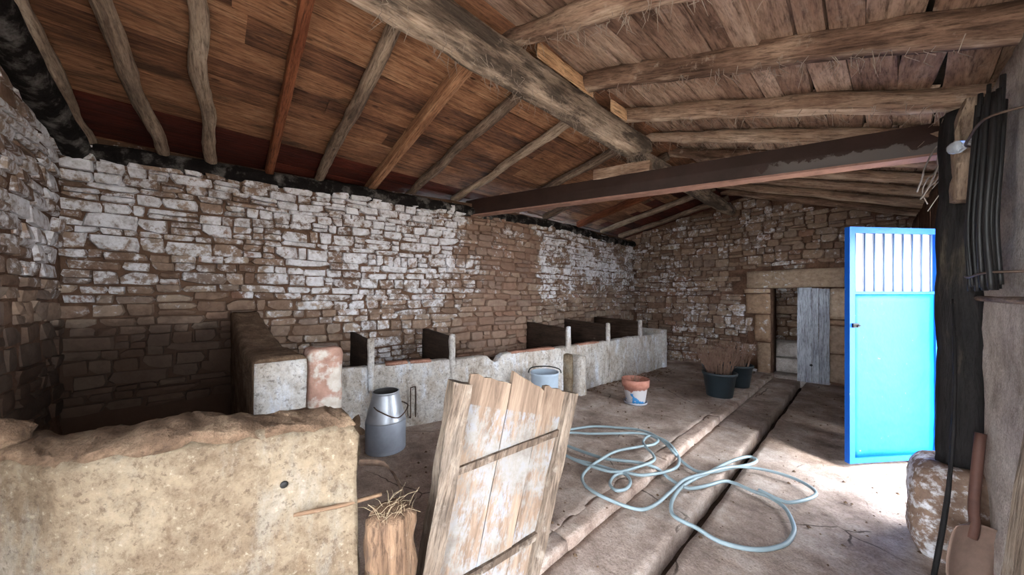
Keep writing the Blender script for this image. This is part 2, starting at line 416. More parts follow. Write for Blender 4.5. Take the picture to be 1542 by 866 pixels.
def layout(s0, s1, z0, z1, hmin, hmax, wmin, wmax, seed, inside):
    """courses of rubble: list of (s, z, w, h, tilt)"""
    rnd = random.Random(seed); out = []; z = z0; row = 0
    while z < z1:
        h = rnd.uniform(hmin, hmax); s = s0 - rnd.uniform(0, wmax)
        while s < s1:
            big = rnd.random()
            w = rnd.uniform(wmin, wmax) * (0.75 if big < .4 else 1.0 if big < .85 else 1.35)
            wob = lambda q: 0.05 * noise.noise(Vector((q * 0.9, row * 0.13, seed))) + 0.018 * noise.noise(Vector((q * 3, row * 0.7, seed)))
            parts = [(0, h)]
            if h > 0.085 and rnd.random() < 0.28:
                k = rnd.uniform(.4, .6); parts = [(0, h * k), (h * k, h * (1 - k))]
            for dz, hh in parts:
                cs, cz = s + w / 2, z + dz + hh / 2 + wob(s + w / 2)
                if inside(cs, cz, w, hh): out.append((cs, cz, w - rnd.uniform(.0, .010), hh - rnd.uniform(.0, .008), rnd.uniform(-.05, .05)))
            s += w
        z += h; row += 1
    return out

def build_stones(parent, spots, place, mats, seed, limit=300, depth=0.10, proud=0.02):
    """place(s,z) -> (point on the face, outward normal)"""
    rnd = random.Random(seed)
    protos = [stone_mesh(seed * 100 + i) for i in range(18)]
    for p in protos: p.materials.append(mats[0])
    items = []
    for (s, z, w, h, tl) in spots:
        p, nrm = place(s, z)
        d = p - CAMP; dist = max(d.length, .3)
        f = d.dot(FW); seen = f > 0.1 and abs(d.dot(RT) / f) < 1.62 and abs(d.z / f) < 0.95
        items.append(((w * h / dist ** 2 * abs(nrm.dot(d / dist))) * (1 if seen else 0.01), p, nrm, w, h, tl))
    items.sort(key=lambda t: -t[0])
    bm = bmesh.new(); lay = bm.verts.layers.float.new('rnd'); count = 0
    for i, (a, p, nrm, w, h, tl) in enumerate(items):
        ydir = nrm; z = Vector((0, 0, 1)); x = ydir.cross(z).normalized()
        R = Matrix((x, ydir, z)).transposed().to_4x4() @ Matrix.Rotation(tl, 4, 'Y') @ Matrix.Rotation(rnd.uniform(-.06, .06), 4, 'X')
        pr = rnd.uniform(0.25, 1.0) * proud * 1.7
        mw = Matrix.Translation(p + nrm * (pr - depth * 0.5)) @ R @ Matrix.Diagonal((w * (1 if rnd.random() < .5 else -1), depth, h, 1))
        me = protos[rnd.randrange(len(protos))]
        if i < limit:
            link('stone', me, None, parent, mw)
        else:
            r = rnd.random(); vs = [bm.verts.new(mw @ v.co) for v in me.vertices]
            for v in vs: v[lay] = r
            for pol in me.polygons: bm.faces.new([vs[k] for k in pol.vertices])
            count += 1
    if count:
        me = mesh_of(bm, 'small_stones', False)
        o = link('small_stones', me, mats[1], parent); tag(o, kind='stuff')
    else: bm.free()

# ------------------------------------------------------------------ floor
def grid_sheet(bm, x0f, x1f, y0, y1, zf, nx, ny, amp=0.012, seed=0.0, skirt=0.0):
    rows = []
    for j in range(ny + 1):
        y = y0 + (y1 - y0) * j / ny; a = x0f(y) if callable(x0f) else x0f; b = x1f(y) if callable(x1f) else x1f
        r = []
        for i in range(nx + 1):
            x = a + (b - a) * i / nx; q = (x, y, 0)
            e = 0.4 if i in (0, nx) else 1.0
            r.append(bm.verts.new((x + (0.012 * nz(q, 5, seed + 4) if i in (0, nx) else 0), y, zf + e * amp * (nz(q, 1.7, seed) + 0.6 * nz(q, 5, seed + 1) + 0.35 * nz(q, 14, seed + 2)))))
        rows.append(r)
    for j in range(ny):
        for i in range(nx): bm.faces.new((rows[j][i], rows[j][i + 1], rows[j + 1][i + 1], rows[j + 1][i]))
    if skirt:
        loop = [rows[0][i] for i in range(nx + 1)] + [rows[j][nx] for j in range(1, ny + 1)] + [rows[ny][i] for i in range(nx - 1, -1, -1)] + [rows[j][0] for j in range(ny - 1, 0, -1)]
        low = [bm.verts.new((v.co.x, v.co.y, zf - skirt)) for v in loop]
        for k in range(len(loop)):
            bm.faces.new((loop[k], loop[(k + 1) % len(loop)], low[(k + 1) % len(loop)], low[k]))

XK, XC0, XC1, ZP = -1.17, -0.815, -0.725, 0.06     # kerb edge, channel sides, platform height
floor = empty('floor', (0, 3, 0))
tag(floor, 'dusty brown earth and concrete floor with a narrow drain channel', 'floor', kind='structure')
bm = bmesh.new(); grid_sheet(bm, -4.6, XK - 0.115, -1.1, YE + 0.1, ZP, 60, 150, 0.014, 1, 0.2)
link('platform_slab', mesh_of(bm, 'platform', True), M['floor'], floor)
yk = -1.1; i = 0; rk = random.Random(5)
while yk < YE:
    L = rk.uniform(0.9, 1.5); y1 = min(yk + L, YE + .05)
    bm = bmesh.new(); rough_box(bm, (XK - 0.13, yk + 0.001, -0.15), (XK, y1 - 0.001, ZP + 0.002), (4, 16, 4), 0.012, 6, i, None, 0.006)
    link('kerb_stone', mesh_of(bm, 'kerb', True), M['kerb'], floor); yk = y1; i += 1
bm = bmesh.new(); grid_sheet(bm, XK - 0.005, XC0, -1.1, YE + .05, 0.0, 8, 150, 0.014, 2, 0.25)
link('gutter_strip', mesh_of(bm, 'gutter', True), M['floor'], floor)
bm = bmesh.new(); grid_sheet(bm, XC0 - .03, XC1 + .03, -1.1, YE + .05, -0.13, 3, 120, 0.02, 3)
link('channel_bed', mesh_of(bm, 'bed', True), M['muck'], floor)
bm = bmesh.new(); grid_sheet(bm, XC1, 0.9, -1.1, YE + .05, 0.0, 36, 150, 0.016, 4, 0.25)
link('walkway_slab', mesh_of(bm, 'walk', True), M['floor'], floor)

# ------------------------------------------------------------------ walls
def sheet_solid(bm, pts_front, pts_back):
    """prism between two equal outlines"""
    a = [bm.verts.new(p) for p in pts_front]; b = [bm.verts.new(p) for p in pts_back]
    bm.faces.new(a); bm.faces.new(b[::-1])
    for k in range(len(a)): bm.faces.new((a[k], a[(k + 1) % len(a)], b[(k + 1) % len(a)], b[k]))

# left wall: a mud bed with rubble stones standing proud of it
wl = empty('wall_left', (-4.2, 3, 0)); tag(wl, 'long rubble stone wall with flaking whitewash behind the manger', 'wall', kind='structure')
bm = bmesh.new(); ny, nzz = 120, 40; rows = []
for j in range(ny + 1):
    y = -1.4 + (YE + 0.4 + 1.4) * j / ny; r = []
    for k in range(nzz + 1):
        z = 2.78 * k / nzz; q = (0, y, z)
        r.append(bm.verts.new((XW(y) - 0.012 + 0.02 * nz(q, 5) + 0.008 * nz(q, 16, 2), y, z)))
    rows.append(r)
for j in range(ny):
    for k in range(nzz): bm.faces.new((rows[j][k], rows[j + 1][k], rows[j + 1][k + 1], rows[j][k + 1]))
back = [[bm.verts.new((XW(-1.4 + (YE + 1.8) * j / ny) - 0.5, -1.4 + (YE + 1.8) * j / ny, z)) for z in (0, 2.78)] for j in range(ny + 1)]
for j in range(ny):
    bm.faces.new((back[j][0], back[j][1], back[j + 1][1], back[j + 1][0]))
    bm.faces.new((back[j][1], rows[j][nzz], rows[j + 1][nzz], back[j + 1][1]))
link('mud_bed', mesh_of(bm, 'bed', True), M['bedL'], wl)
def placeL(s, z):
    n = Vector((1, -(XW(s + .2) - XW(s - .2)) / .4, 0)).normalized(); return Vector((XW(s), s, z)), n
def insideL(s, z, w, h):
    return YN - .05 < s < YE - .02 and 0.5 < z < 2.71
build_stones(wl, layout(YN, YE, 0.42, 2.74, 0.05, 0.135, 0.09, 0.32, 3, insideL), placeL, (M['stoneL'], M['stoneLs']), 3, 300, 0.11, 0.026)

# near end wall (left edge of the picture)
wn = empty('wall_near', (-2, YN, 0)); tag(wn, 'short end wall of rubble beside the dark stall, at the left edge', 'wall', kind='structure')
bm = bmesh.new(); rough_box(bm, (-4.7, YN - 0.45, -0.1), (-1.1, YN - 0.012, 3.45), (28, 2, 30), 0.02, 5, 2); rough_box(bm, (.2, YN - 0.45, -0.1), (1.0, YN - 0.012, 3.45), (8, 2, 20), 0.02, 5, 2); rough_box(bm, (-1.1, YN - 0.45, 2.1), (.2, YN - 0.012, 3.45), (10, 2, 12), 0.02, 5, 2)  # gap left as an added doorway behind the camera, for fill light
link('mud_bed', mesh_of(bm, 'bed', True), M['mortar'], wn)
def insideN(s, z, w, h): return XW(YN) + .02 < s < -1.8 and 0.5 < z < 2.72 + (s + 4.3) * .19
build_stones(wn, layout(-4.4, -1.8, 0.45, 3.2, 0.07, 0.16, 0.12, 0.34, 8, insideN), lambda s, z: (Vector((s, YN, z)), Vector((0, 1, 0))), (M['stoneL'], M['stoneLs']), 8, 200, 0.11, 0.014)

# end wall with a low doorway
DX0, DX1, DZ = -1.21, -0.455, 1.60
we = empty('wall_back', (-1.7, YE, 0)); tag(we, 'dark rubble gable wall with a low doorway beside the blue door', 'wall', kind='structure')
bm = bmesh.new()
def gable_z(X): return zl(X) + .1 if X < XRIDGE else zr(X) + .12
for x0, x1, z0, z1f in ((-4.6, DX0, -.1, None), (DX1, 1.0, -.1, None), (DX0, DX1, DZ, None)):
    n = max(2, int((x1 - x0) / .08)); rws = []
    for i in range(n + 1):
        X = x0 + (x1 - x0) * i / n; zt = gable_z(max(-4.4, min(X, .5)))
        rws.append([(X, z0 + (zt - z0) * k / 30) for k in range(31)])
    fr = [[bm.verts.new((X, YE + .012 - .018 * nz((X, 0, z), 5, 4) - .008 * nz((X, 0, z), 16, 5), z)) for X, z in c] for c in rws]
    bk = [[bm.verts.new((c[0][0], YE + .45, c[0][1])), bm.verts.new((c[-1][0], YE + .45, c[-1][1]))] for c in rws]
    for i in range(n):
        for k in range(30): bm.faces.new((fr[i][k], fr[i + 1][k], fr[i + 1][k + 1], fr[i][k + 1]))
        bm.faces.new((bk[i][0], bk[i][1], bk[i + 1][1], bk[i + 1][0])); bm.faces.new((fr[i][30], fr[i + 1][30], bk[i + 1][1], bk[i][1]))
        bm.faces.new((fr[i][0], bk[i][0], bk[i + 1][0], fr[i + 1][0]))
    for i in (0, n): bm.faces.new([*fr[i], bk[i][1], bk[i][0]])
link('mud_bed', mesh_of(bm, 'bed', True), M['mortar'], we)
dressed = [  # lintel, jambs: x0,x1,z0,z1
    (-1.58, -0.18, 1.605, 1.93), (-1.60, -1.215, 1.13, 1.50), (-1.62, -1.22, 1.51, 1.60), (-1.46, -1.215, 0.62, 1.12), (-1.42, -1.215, 0.05, 0.61),
    (-0.45, -0.08, 1.08, 1.59), (-0.45, -0.06, 0.98, 1.07), (-0.45, -0.10, 0.52, 0.97), (-0.45, -0.05, 0.05, 0.51)]
dress_mat = stone_mat('dressed_cream_stone', False, -0.25, False, (1.45, 1.42, 1.3))
for i, (a, b, c, d) in enumerate(dressed):
    bm = bmesh.new(); rough_box(bm, (a, YE - .045, c), (b, YE + .3, d), (6, 3, 5), 0.012, 6, i * 3.3, None, 0.012)
    link('dressed_stone', mesh_of(bm, 'dressed', True), dress_mat, we)
def insideE(s, z, w, h):
    if not (XW(YE) < s < XR + .05 and 0.02 < z < gable_z(s) - .06): return False
    for a, b, c, d in dressed + [(DX0, DX1, 0, DZ)]:
        if s + w * .5 > a + .03 and s - w * .5 < b - .03 and z + h * .5 > c + .015 and z - h * .5 < d - .015: return False
    return True
build_stones(we, layout(-3.95, .45, 0.03, 3.4, 0.07, 0.17, 0.10, 0.32, 21, insideE), lambda s, z: (Vector((s, YE, z)), Vector((0, -1, 0))), (M['stoneE'], M['stoneEs']), 21, 300, 0.11, 0.03)

# right wall with two doorways: the blue door's and the one the photographer stands in
wr = empty('wall_right', (XR, 2, 0)); tag(wr, 'grey plastered stone wall along the right edge, behind the shovel', 'wall', kind='structure')
for i, (y0, y1, z0, z1) in enumerate(((-1.3, -0.2, -.1, 2.5), (-0.2, .9, 2.10, 2.5), (.9, 3.35, -.1, 2.5), (3.35, 4.75, 2.10, 2.5), (4.75, 5.3, -.1, 2.5), (6.5, YE + .1, -.1, 2.5), (5.3, 6.5, -.1, 1.31), (5.3, 6.5, 1.89, 2.5))):
    bm = bmesh.new(); rough_box(bm, (XR, y0, z0), (XR + .48, y1, z1), (4, max(4, int((y1 - y0) / .09)), max(3, int((z1 - z0) / .09))), 0.016 if i == 2 else .012, 4.5, i, None)
    link('masonry', mesh_of(bm, 'masonry', True), M['greyplaster'] if i < 3 else M['mortar'], wr)

w1 = empty('fill_window_1', (XR + .3, 5.9, 1.31)); tag(w1, 'small glazed window added unseen behind the blue door to light the far wall', 'window', kind='structure')  # added, unseen window that brightens the far wall
M['pane'] = NT('dusty_window_glass'); M['pane'].b.inputs['Transmission Weight'].default_value = 1.0; M['pane'].b.inputs['IOR'].default_value = 1.02; M['pane'] = M['pane'].done((.95, .97, 1, 1), .0, None, 0, .2)
for k, (y0, y1, z0, z1) in enumerate(((5.3, 5.34, 1.31, 1.89), (6.46, 6.5, 1.31, 1.89), (5.34, 6.46, 1.31, 1.345), (5.34, 6.46, 1.855, 1.89), (5.88, 5.92, 1.345, 1.855))):
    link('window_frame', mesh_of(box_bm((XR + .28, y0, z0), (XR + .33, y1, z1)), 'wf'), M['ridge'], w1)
for y0, y1 in ((5.34, 5.88), (5.92, 6.46)):
    link('pane', mesh_of(box_bm((XR + .303, y0, 1.345), (XR + .307, y1, 1.855)), 'pane'), M['pane'], w1)

# ------------------------------------------------------------------ roof
ceil = empty('ceiling', (XRIDGE, 3, 3.3)); tag(ceil, 'underside of the low pitched roof, boarded in weathered wood', 'ceiling', kind='structure')
Y0R, Y1R = -1.35, YE + 0.45
bm = bmesh.new()
def slope_solid(bm, xa, za, xb, zb, th=.12):
    sheet_solid(bm, [(xa, Y0R, za), (xb, Y0R, zb), (xb, Y1R, zb), (xa, Y1R, za)], [(xa, Y0R, za + th), (xb, Y0R, zb + th), (xb, Y1R, zb + th), (xa, Y1R, za + th)])
kL = 0.48 / (4.2 + XRIDGE); kR = (2.55 - 3.32) / (0.45 - XRIDGE)
slope_solid(bm, -5.0, zl(-5.0) + .125, XRIDGE + .06, zl(XRIDGE) + .14)
slope_solid(bm, XRIDGE - .06, zr(XRIDGE) + .135, 1.05, zr(1.05) + .135)
link('roof_deck', mesh_of(bm, 'deck'), M['deck'], ceil)
rp = random.Random(12)
# left slope: long boards side by side, parallel to the ridge
PR = {}
def plank_mesh(L, W, T, seed):
    key = (round(L, 1), round(W, 2), seed % 5)
    if key not in PR:
        bm = bmesh.new(); rough_box(bm, (-L / 2, -W / 2, -T / 2), (L / 2, W / 2, T / 2), (8, 2, 1), 0.004, 4, seed, None, 0.003)
        PR[key] = mesh_of(bm, 'plank', False)
    return PR[key]
X = -4.62; row = 0; cosL = math.cos(math.atan(kL))
while X < XRIDGE - .02:
    W = rp.uniform(0.17, 0.26); y = Y0R + rp.uniform(-.8, 0)
    while y < Y1R - .1:
        L = round(rp.uniform(1.8, 3.2), 1)
        Xc = X + W * cosL / 2; zc = zl(Xc) + .075 + rp.uniform(-.006, .008)
        me = plank_mesh(L + .004, W + .004, .026, rp.randrange(50))
        mt = M['plank_red'] if (row in (1, 2, 3) and y < 0.9) or y > 4.6 else M['plank']
        o = link('plank', me, None, ceil, frame((Xc, y + L / 2, zc), (rp.uniform(-.006, .006), 1, rp.uniform(-.004, .004)), None, (-kL + rp.uniform(-.02, .02), 0, 1)))
        if not me.materials: me.materials.append(mt)
        o.material_slots[0].link = 'OBJECT'; o.material_slots[0].material = mt
        y += L
    X += W * cosL; row += 1
# right slope: short rough slabs laid from log to log
LOGY = [-0.75, 0.0, 0.78, 1.62, 2.40, 3.12, 3.78, 4.42, 5.02, 5.62, 6.2, 6.8]
bays = [Y0R] + LOGY + [Y1R]
cosR = math.cos(math.atan(kR))
for b in range(len(bays) - 1):
    y0, y1 = bays[b], bays[b + 1]; X = XRIDGE - .02
    while X < 0.6:
        W = rp.uniform(0.11, 0.22); L = y1 - y0 + rp.uniform(-.01, .06)
        zc = zr(X + W * cosR / 2) + .085 + rp.uniform(-.012, .012)
        me = plank_mesh(L, W - .006, .034, rp.randrange(50))
        o = link('roof_slab', me, None, ceil, frame((X + W * cosR / 2, (y0 + y1) / 2, zc), (rp.uniform(-.05, .05), 1, rp.uniform(-.02, .02)), None, (-kR + rp.uniform(-.1, .1), 0, 1)))
        if not me.materials: me.materials.append(M['slab'])
        o.material_slots[0].link = 'OBJECT'; o.material_slots[0].material = M['slab']
        X += W * cosR

def pole(name, pts, rad, mat, label, cat, group=None, amp=0.008, seed=1.0, n=12, squash=1.0, crack=.12):
    """a long timber: mesh in local coordinates, X along it, so that the grain follows"""
    pts = [Vector(p) for p in pts]; mw = frame((pts[0] + pts[-1]) / 2, pts[-1] - pts[0])
    inv = mw.inverted(); bm = bmesh.new()
    tube(bm, [inv @ p for p in catmull(pts, 7)], rad if not hasattr(rad, '__len__') else list(np.interp(np.linspace(0, 1, (len(pts) - 1) * 7 + 1), np.linspace(0, 1, len(rad)), rad)), n, amp, 5.0, seed, True, squash, crack)
    o = link(name, mesh_of(bm, name, True), mat); o.matrix_world = mw
    return tag(o, label, cat, group)
def sawn(name, a, b, w, h, mat, label, cat, group=None, seed=1.0, amp=.006, up=(0, 0, 1), cuts=None, bev=.006, shape=None):
    a = Vector(a); b = Vector(b); L = (b - a).length; bm = bmesh.new()
    rough_box(bm, (-L / 2, -w / 2, -h / 2), (L / 2, w / 2, h / 2), cuts or (max(6, int(L / .12)), 3, 3), amp, 4, seed, None, bev, shape)
    o = link(name, mesh_of(bm, name, False), mat); o.matrix_world = frame((a + b) / 2, b - a, None, up)
    return tag(o, label, cat, group) if label else o

# left rafters, from wall to ridge, read as pairs of points on the rafter plane
LR = [((30, 0), (140, 220), 'pole', 'leftmost crooked grey pole rafter, its foot just above the wall corner'),
      ((155, 0), (243, 228), 'pole', 'crooked grey pole rafter with a forked top, second from the left'),
      ((292, 0), (318, 238), 'pole', 'pale cracked pole rafter, third from the left'),
      ((462, 0), (407, 250), 'sawn', 'narrow sawn red-brown rafter, fourth from the left'),
      ((590, 40), (484, 262), 'pole', 'rough bark-edged rafter, fifth from the left'),
      ((700, 100), (562, 276), 'sawn2', 'squared orange-brown sawn rafter, sixth from the left, left of the cobwebbed one'),
      ((778, 140), (622, 288), 'pole', 'cobwebbed pole rafter meeting the ridge beam, seventh from the left'),
      ((862, 180), (692, 295), 'pole', 'pole rafter landing on the wall just left of the brown tie beam')]
extra = [3.55, 4.3, 5.3, 6.2, 7.0]
rj = random.Random(31); GL = 'rafters of the left roof slope'
for i, (a, b, kind, lab) in enumerate(LR):
    A = on_left_plane(*a); B = on_left_plane(*b); d = B - A
    top = A + d * ((XRIDGE - .02 - A.x) / d.x); foot = A + d * ((XW(B.y) - .12 - A.x) / d.x)
    if kind == 'pole':
        pts = [foot + (top - foot) * k / 6 for k in range(7)]
        for k in range(1, 6): pts[k] = pts[k] + Vector((0, rj.uniform(-.022, .022), rj.uniform(-.012, .006)))
        r = [rj.uniform(.042, .054) for _ in range(5)]
        o = pole('rafter', pts, r, M['rafter'], lab, 'rafter', GL, .010, i + 1.0)
        if i == 1:
            inv = o.matrix_world.inverted(); q = pts[4]; bm = bmesh.new()
            tube(bm, [inv @ p for p in catmull([q, q + (top - q) * .4 + Vector((0, .06, 0)), top + Vector((0, .12, 0))], 5)], .032, 10, .006, 6, 3)
            link('branch', mesh_of(bm, 'branch', True), M['rafter'], o)
    else:
        w, h = (.07, .10) if kind == 'sawn' else (.09, .11)
        sawn('rafter', foot, top, w, h, M['rafter_red'] if kind == 'sawn' else M['plank'], lab, 'rafter', GL, i)
for i, y in enumerate(extra):
    lab = ['dark round rafter just beyond the brown tie beam, against the ridge', 'second dark rafter beyond the brown tie beam', 'deep red-brown rafter edge rising to the far ridge', 'shaded rafter near the gable wall', 'last rafter, hard against the gable wall'][i]
    a = Vector((XW(y) - .1, y, zl(XW(y) - .1))); b = Vector((XRIDGE, y, zl(XRIDGE)))
    if i == 2: sawn('rafter', a, b, .07, .13, M['rafter_red'], lab, 'rafter', GL, i + 20)
    else: pole('rafter', [a + (b - a) * k / 4 + Vector((0, rj.uniform(-.03, .03), 0)) for k in range(5)], .055, M['rafter'], lab, 'rafter', GL, .01, i + 40.0)

# right logs
GR = 'logs of the right roof slope'
RL = {1.62: ('greyish rough log at the top edge, nearest visible on the right slope', .072, .04), 2.40: ('thick bowed yellow-brown log across the upper right', .085, .085),
      3.12: ('straight brown log with a pale lower edge, above the brown tie beam', .072, .02), 3.78: ('thinner log half hidden behind the brown tie beam top', .06, .01),
      4.42: ('short visible log between ridge block and brown tie beam', .06, .0), 5.02: ('first log seen below the brown tie beam, towards the bulb', .058, .0), 5.62: ('second log below the brown tie beam, pale underside', .058, .02),
      6.2: ('third log below the brown tie beam, near the gable', .058, .01), 6.8: ('last log over the gable wall, above the blue door', .058, .0)}
for i, y in enumerate(LOGY):
    if y not in RL: continue
    lab, r, bow = RL[y]
    a = Vector((XRIDGE - .05, y - .02, zr(XRIDGE - .05))); b = Vector((XR + .16, y + .02, zr(XR + .16)))
    pts = []
    for k in range(7):
        u = k / 6; p = a.lerp(b, u) + Vector((0, rj.uniform(-.02, .02), bow * math.sin(math.pi * u) * .5 + rj.uniform(-.008, .008))); pts.append(p)
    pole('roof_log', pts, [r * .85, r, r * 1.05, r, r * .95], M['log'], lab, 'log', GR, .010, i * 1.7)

M['palewood'] = wood_mat('pale_new_board', [lin(150, 110, 78), lin(200, 160, 122), lin(222, 188, 152)], 12, 1, .1)
# ridge beam, far ridge beam, tie beam and its block
def ridge_shape(p, u, v, w):
    if u > .93 and w < .4: p.z += .10 * (u - .93) / .07
    return p
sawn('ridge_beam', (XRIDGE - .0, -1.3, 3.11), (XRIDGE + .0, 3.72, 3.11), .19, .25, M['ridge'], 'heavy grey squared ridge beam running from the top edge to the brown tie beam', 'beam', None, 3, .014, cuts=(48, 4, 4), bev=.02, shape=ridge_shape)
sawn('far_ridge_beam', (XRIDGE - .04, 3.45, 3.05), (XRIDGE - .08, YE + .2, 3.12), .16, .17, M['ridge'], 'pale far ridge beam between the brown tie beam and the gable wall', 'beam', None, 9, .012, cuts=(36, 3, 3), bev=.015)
TA, TB = Vector((XW(2.8) - .15, 2.77, 2.735)), Vector((XR + .12, 3.83, 2.56))
tb = sawn('tie_beam', TA, TB, .10, .22, M['brown'], 'dark brown painted tie beam spanning the room below the ridge', 'beam', None, 5, .003, cuts=(30, 2, 2))
tbm = tb.matrix_world.copy(); Lb = (TB - TA).length
bm = bmesh.new(); rough_box(bm, (-Lb / 2, -.065, -.125), (Lb / 2, .065, -.108), (20, 1, 1), .002, 4, 1)
M['flange'] = simple_mat('dusty_pink_brown_edge', lin(150, 116, 104), .7, 0, .2, .3, 9)
link('bottom_strip', mesh_of(bm, 'strip'), M['flange'], tb)
u = (XRIDGE - TA.x) / (TB.x - TA.x); jp = TA.lerp(TB, u)
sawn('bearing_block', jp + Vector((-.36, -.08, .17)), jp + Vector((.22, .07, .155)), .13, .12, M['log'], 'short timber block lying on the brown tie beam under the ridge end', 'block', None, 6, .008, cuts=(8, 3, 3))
for i, (yy, L) in enumerate(((1.75, .32), (2.05, .42), (2.75, .30))):
    sawn('wedge_board', (XRIDGE + .115, yy, 3.265 - .01 * i), (XRIDGE + .115, yy + L, 3.255), .02, .12, M['palewood'], ['small pale wedge board nearest on top of the ridge beam', 'longest pale orange packing board above the ridge beam', 'far pale packing board on the ridge beam by the log end'][i], 'board', 'packing boards on the ridge beam', i + 2, .003, cuts=(5, 1, 2))

# black wall plate along the top of the left wall, and one up the near gable
pts = [Vector((XW(y) - .02, y, 2.685 + .02 * math.sin(y * 1.7))) for y in np.linspace(YN - .1, YE, 14)]
pole('wall_plate', pts, [.075, .085, .07, .08, .075], M['soot'], 'soot-black timber wall plate on top of the long stone wall', 'beam', None, .022, 3.0, 12)
pole('gable_rafter', [Vector((-4.35, YN + .06, 2.66)), Vector((-3.3, YN + .05, 2.86)), Vector((-2.2, YN + .05, 3.05)), Vector((-1.7, YN + .05, 3.14))], [.09, .10, .09], M['soot'], 'blackened log lying on the short end wall at the left edge', 'beam', None, .02, 7.0, 12)

# ------------------------------------------------------------------ outside and the room beyond
gr = empty('ground', (4, 3, 0)); tag(gr, 'pale trodden yard outside the blue door', 'ground', kind='structure')
M['yard'] = earth_mat('pale_yard', lin(150, 140, 128), lin(180, 172, 160), lin(200, 194, 184), 1.5, 0.4)
bm = bmesh.new(); grid_sheet(bm, 0.88, 14.0, -14, 20, -0.03, 20, 50, .02, 9); grid_sheet(bm, -12, .9, -14, -1.1, -0.03, 20, 20, .02, 9); link('yard', mesh_of(bm, 'yard', True), M['yard'], gr)

wf = empty('wall_far', (-1, 9.2, 0)); tag(wf, 'dim rubble wall of the room beyond the low doorway', 'wall', kind='structure')
bm = bmesh.new(); rough_box(bm, (-3.4, 9.21, -.1), (1.2, 9.6, 2.7), (30, 2, 20), .02, 5, 3)
rough_box(bm, (.62, YE + .44, -.1), (1.1, 9.3, 2.7), (2, 8, 8), .01, 4, 6)
rough_box(bm, (-3.4, YE + .44, 2.5), (1.1, 9.5, 2.7), (8, 8, 1), .01, 4, 7)
rough_box(bm, (-3.4, YE + .44, -.1), (-3.0, 8.4, 2.6), (1, 4, 8), .01, 4, 8); rough_box(bm, (-3.4, 8.4, -.1), (-3.0, 9.3, 1.55), (1, 4, 8), .01, 4, 8); rough_box(bm, (-3.4, 8.4, 1.9), (-3.0, 9.3, 2.6), (1, 4, 8), .01, 4, 8)
rough_box(bm, (-3.4, YE + .44, -.2), (1.1, 9.5, 0.0), (8, 8, 1), .01, 4, 9)
link('mud_bed', mesh_of(bm, 'bed', True), M['mortar'], wf)
build_stones(wf, layout(-2.2, .5, .05, 2.2, .10, .2, .14, .36, 44, lambda s, z, w, h: -2.1 < s < .4 and .3 < z < 2.1), lambda s, z: (Vector((s, 9.2, z)), Vector((0, -1, 0))), (M['stoneE'], M['stoneEs']), 44, 150, .11, .03)
bm = bmesh.new(); rough_box(bm, (DX0 - .02, YE - .02, -.2), (DX1 + .02, YE + .46, .035), (6, 3, 2), .008, 5, 2)
link('threshold', mesh_of(bm, 'thr', True), M['greyplaster'], wf)
st = empty('trim_1', (-.9, 8.1, 0)); tag(st, 'two pale worn steps inside the low doorway', 'steps', kind='structure')
for i, (y0, z1) in enumerate(((7.95, .28), (8.3, .53))):
    bm = bmesh.new(); rough_box(bm, (-1.6, y0, 0), (-.2, y0 + (.36 if i == 0 else .8), z1), (10, 3, 4), .01, 5, i, None, .015)
    link('step', mesh_of(bm, 'step', True), M['greyplaster'], st)

# weathered board door closing half the low doorway
d2 = empty('door_2', (-.64, YE - .02, .05)); tag(d2, 'weathered blue-grey board door covering half the low doorway', 'door', kind='structure')
M['greyboard'] = wood_mat('weathered_grey_board', [lin(96, 96, 104), lin(138, 140, 150), lin(168, 172, 182), lin(190, 194, 204)], 14, 1, .1, lin(120, 104, 90))
for i, (a, b) in enumerate(((-.845, -.657), (-.656, -.573), (-.572, -.44))):
    bm = bmesh.new(); rough_box(bm, (-.83, -(b - a) / 2, -.014), (.775 - .01 * i, (b - a) / 2, .014), (12, 3, 1), .005, 4, i, None, .003)
    o = link('plank', mesh_of(bm, 'plank'), M['greyboard'], d2); o.matrix_basis = frame(((a + b) / 2, YE - .065 - .004 * (i % 2), .83), (0, 0, 1), None, (0, -1, 0))
M['black'] = simple_mat('black', lin(16, 15, 15), .6)
bm = bmesh.new(); tube(bm, [(-.665, YE - .085, .30), (-.665, YE - .07, .30)], .02, 12); link('latch_hole_plate', mesh_of(bm, 'h'), M['black'], d2)

# ------------------------------------------------------------------ blue metal door
H, E = Vector((0.40, 4.69, .05)), Vector((-0.13, 3.98, .05))
ex = (E - H).normalized(); en = Vector((-ex.y, ex.x, 0));
if en.dot(Vector((.71, -.54, 0))) < 0: en = -en
LD, HD = (E - H).length, 2.0
def DP(u, y, z): return H + ex * u + en * y + Vector((0, 0, z))
DM = Matrix((ex, en, Vector((0, 0, 1)))).transposed().to_4x4(); DM.translation = H
def blue_mat(name, c, vary):
    s = NT(name); p = s.pos(obj=True, rnd=False); f = s.noise(p, 3.5, 5, .6); h = s.noise(p, 22, 6, .7)
    col = s.mix(.35, c, s.ramp(f, [(.3, (.7, .75, .8)), (.6, (1.1, 1.1, 1.08))]), 'MULTIPLY')
    col = s.mix(s.math('MULTIPLY', s.step(h, .66, .74), .5), col, lin(170, 200, 210))
    return s.done(col, .45, s.bump(f, .35, .03), 0, .2)
M['blue'] = blue_mat('sky_blue_paint', lin(4, 90, 164), .2); M['bluef'] = blue_mat('blue_frame_paint', lin(16, 84, 176), .2)
M['white_sheet'] = simple_mat('white_sheet', lin(158, 160, 170), .5, 0, .3, .06, 5)
d1 = empty('door_1', H); tag(d1, 'bright blue metal door standing ajar, barred white panel above a solid sheet', 'door', kind='structure')
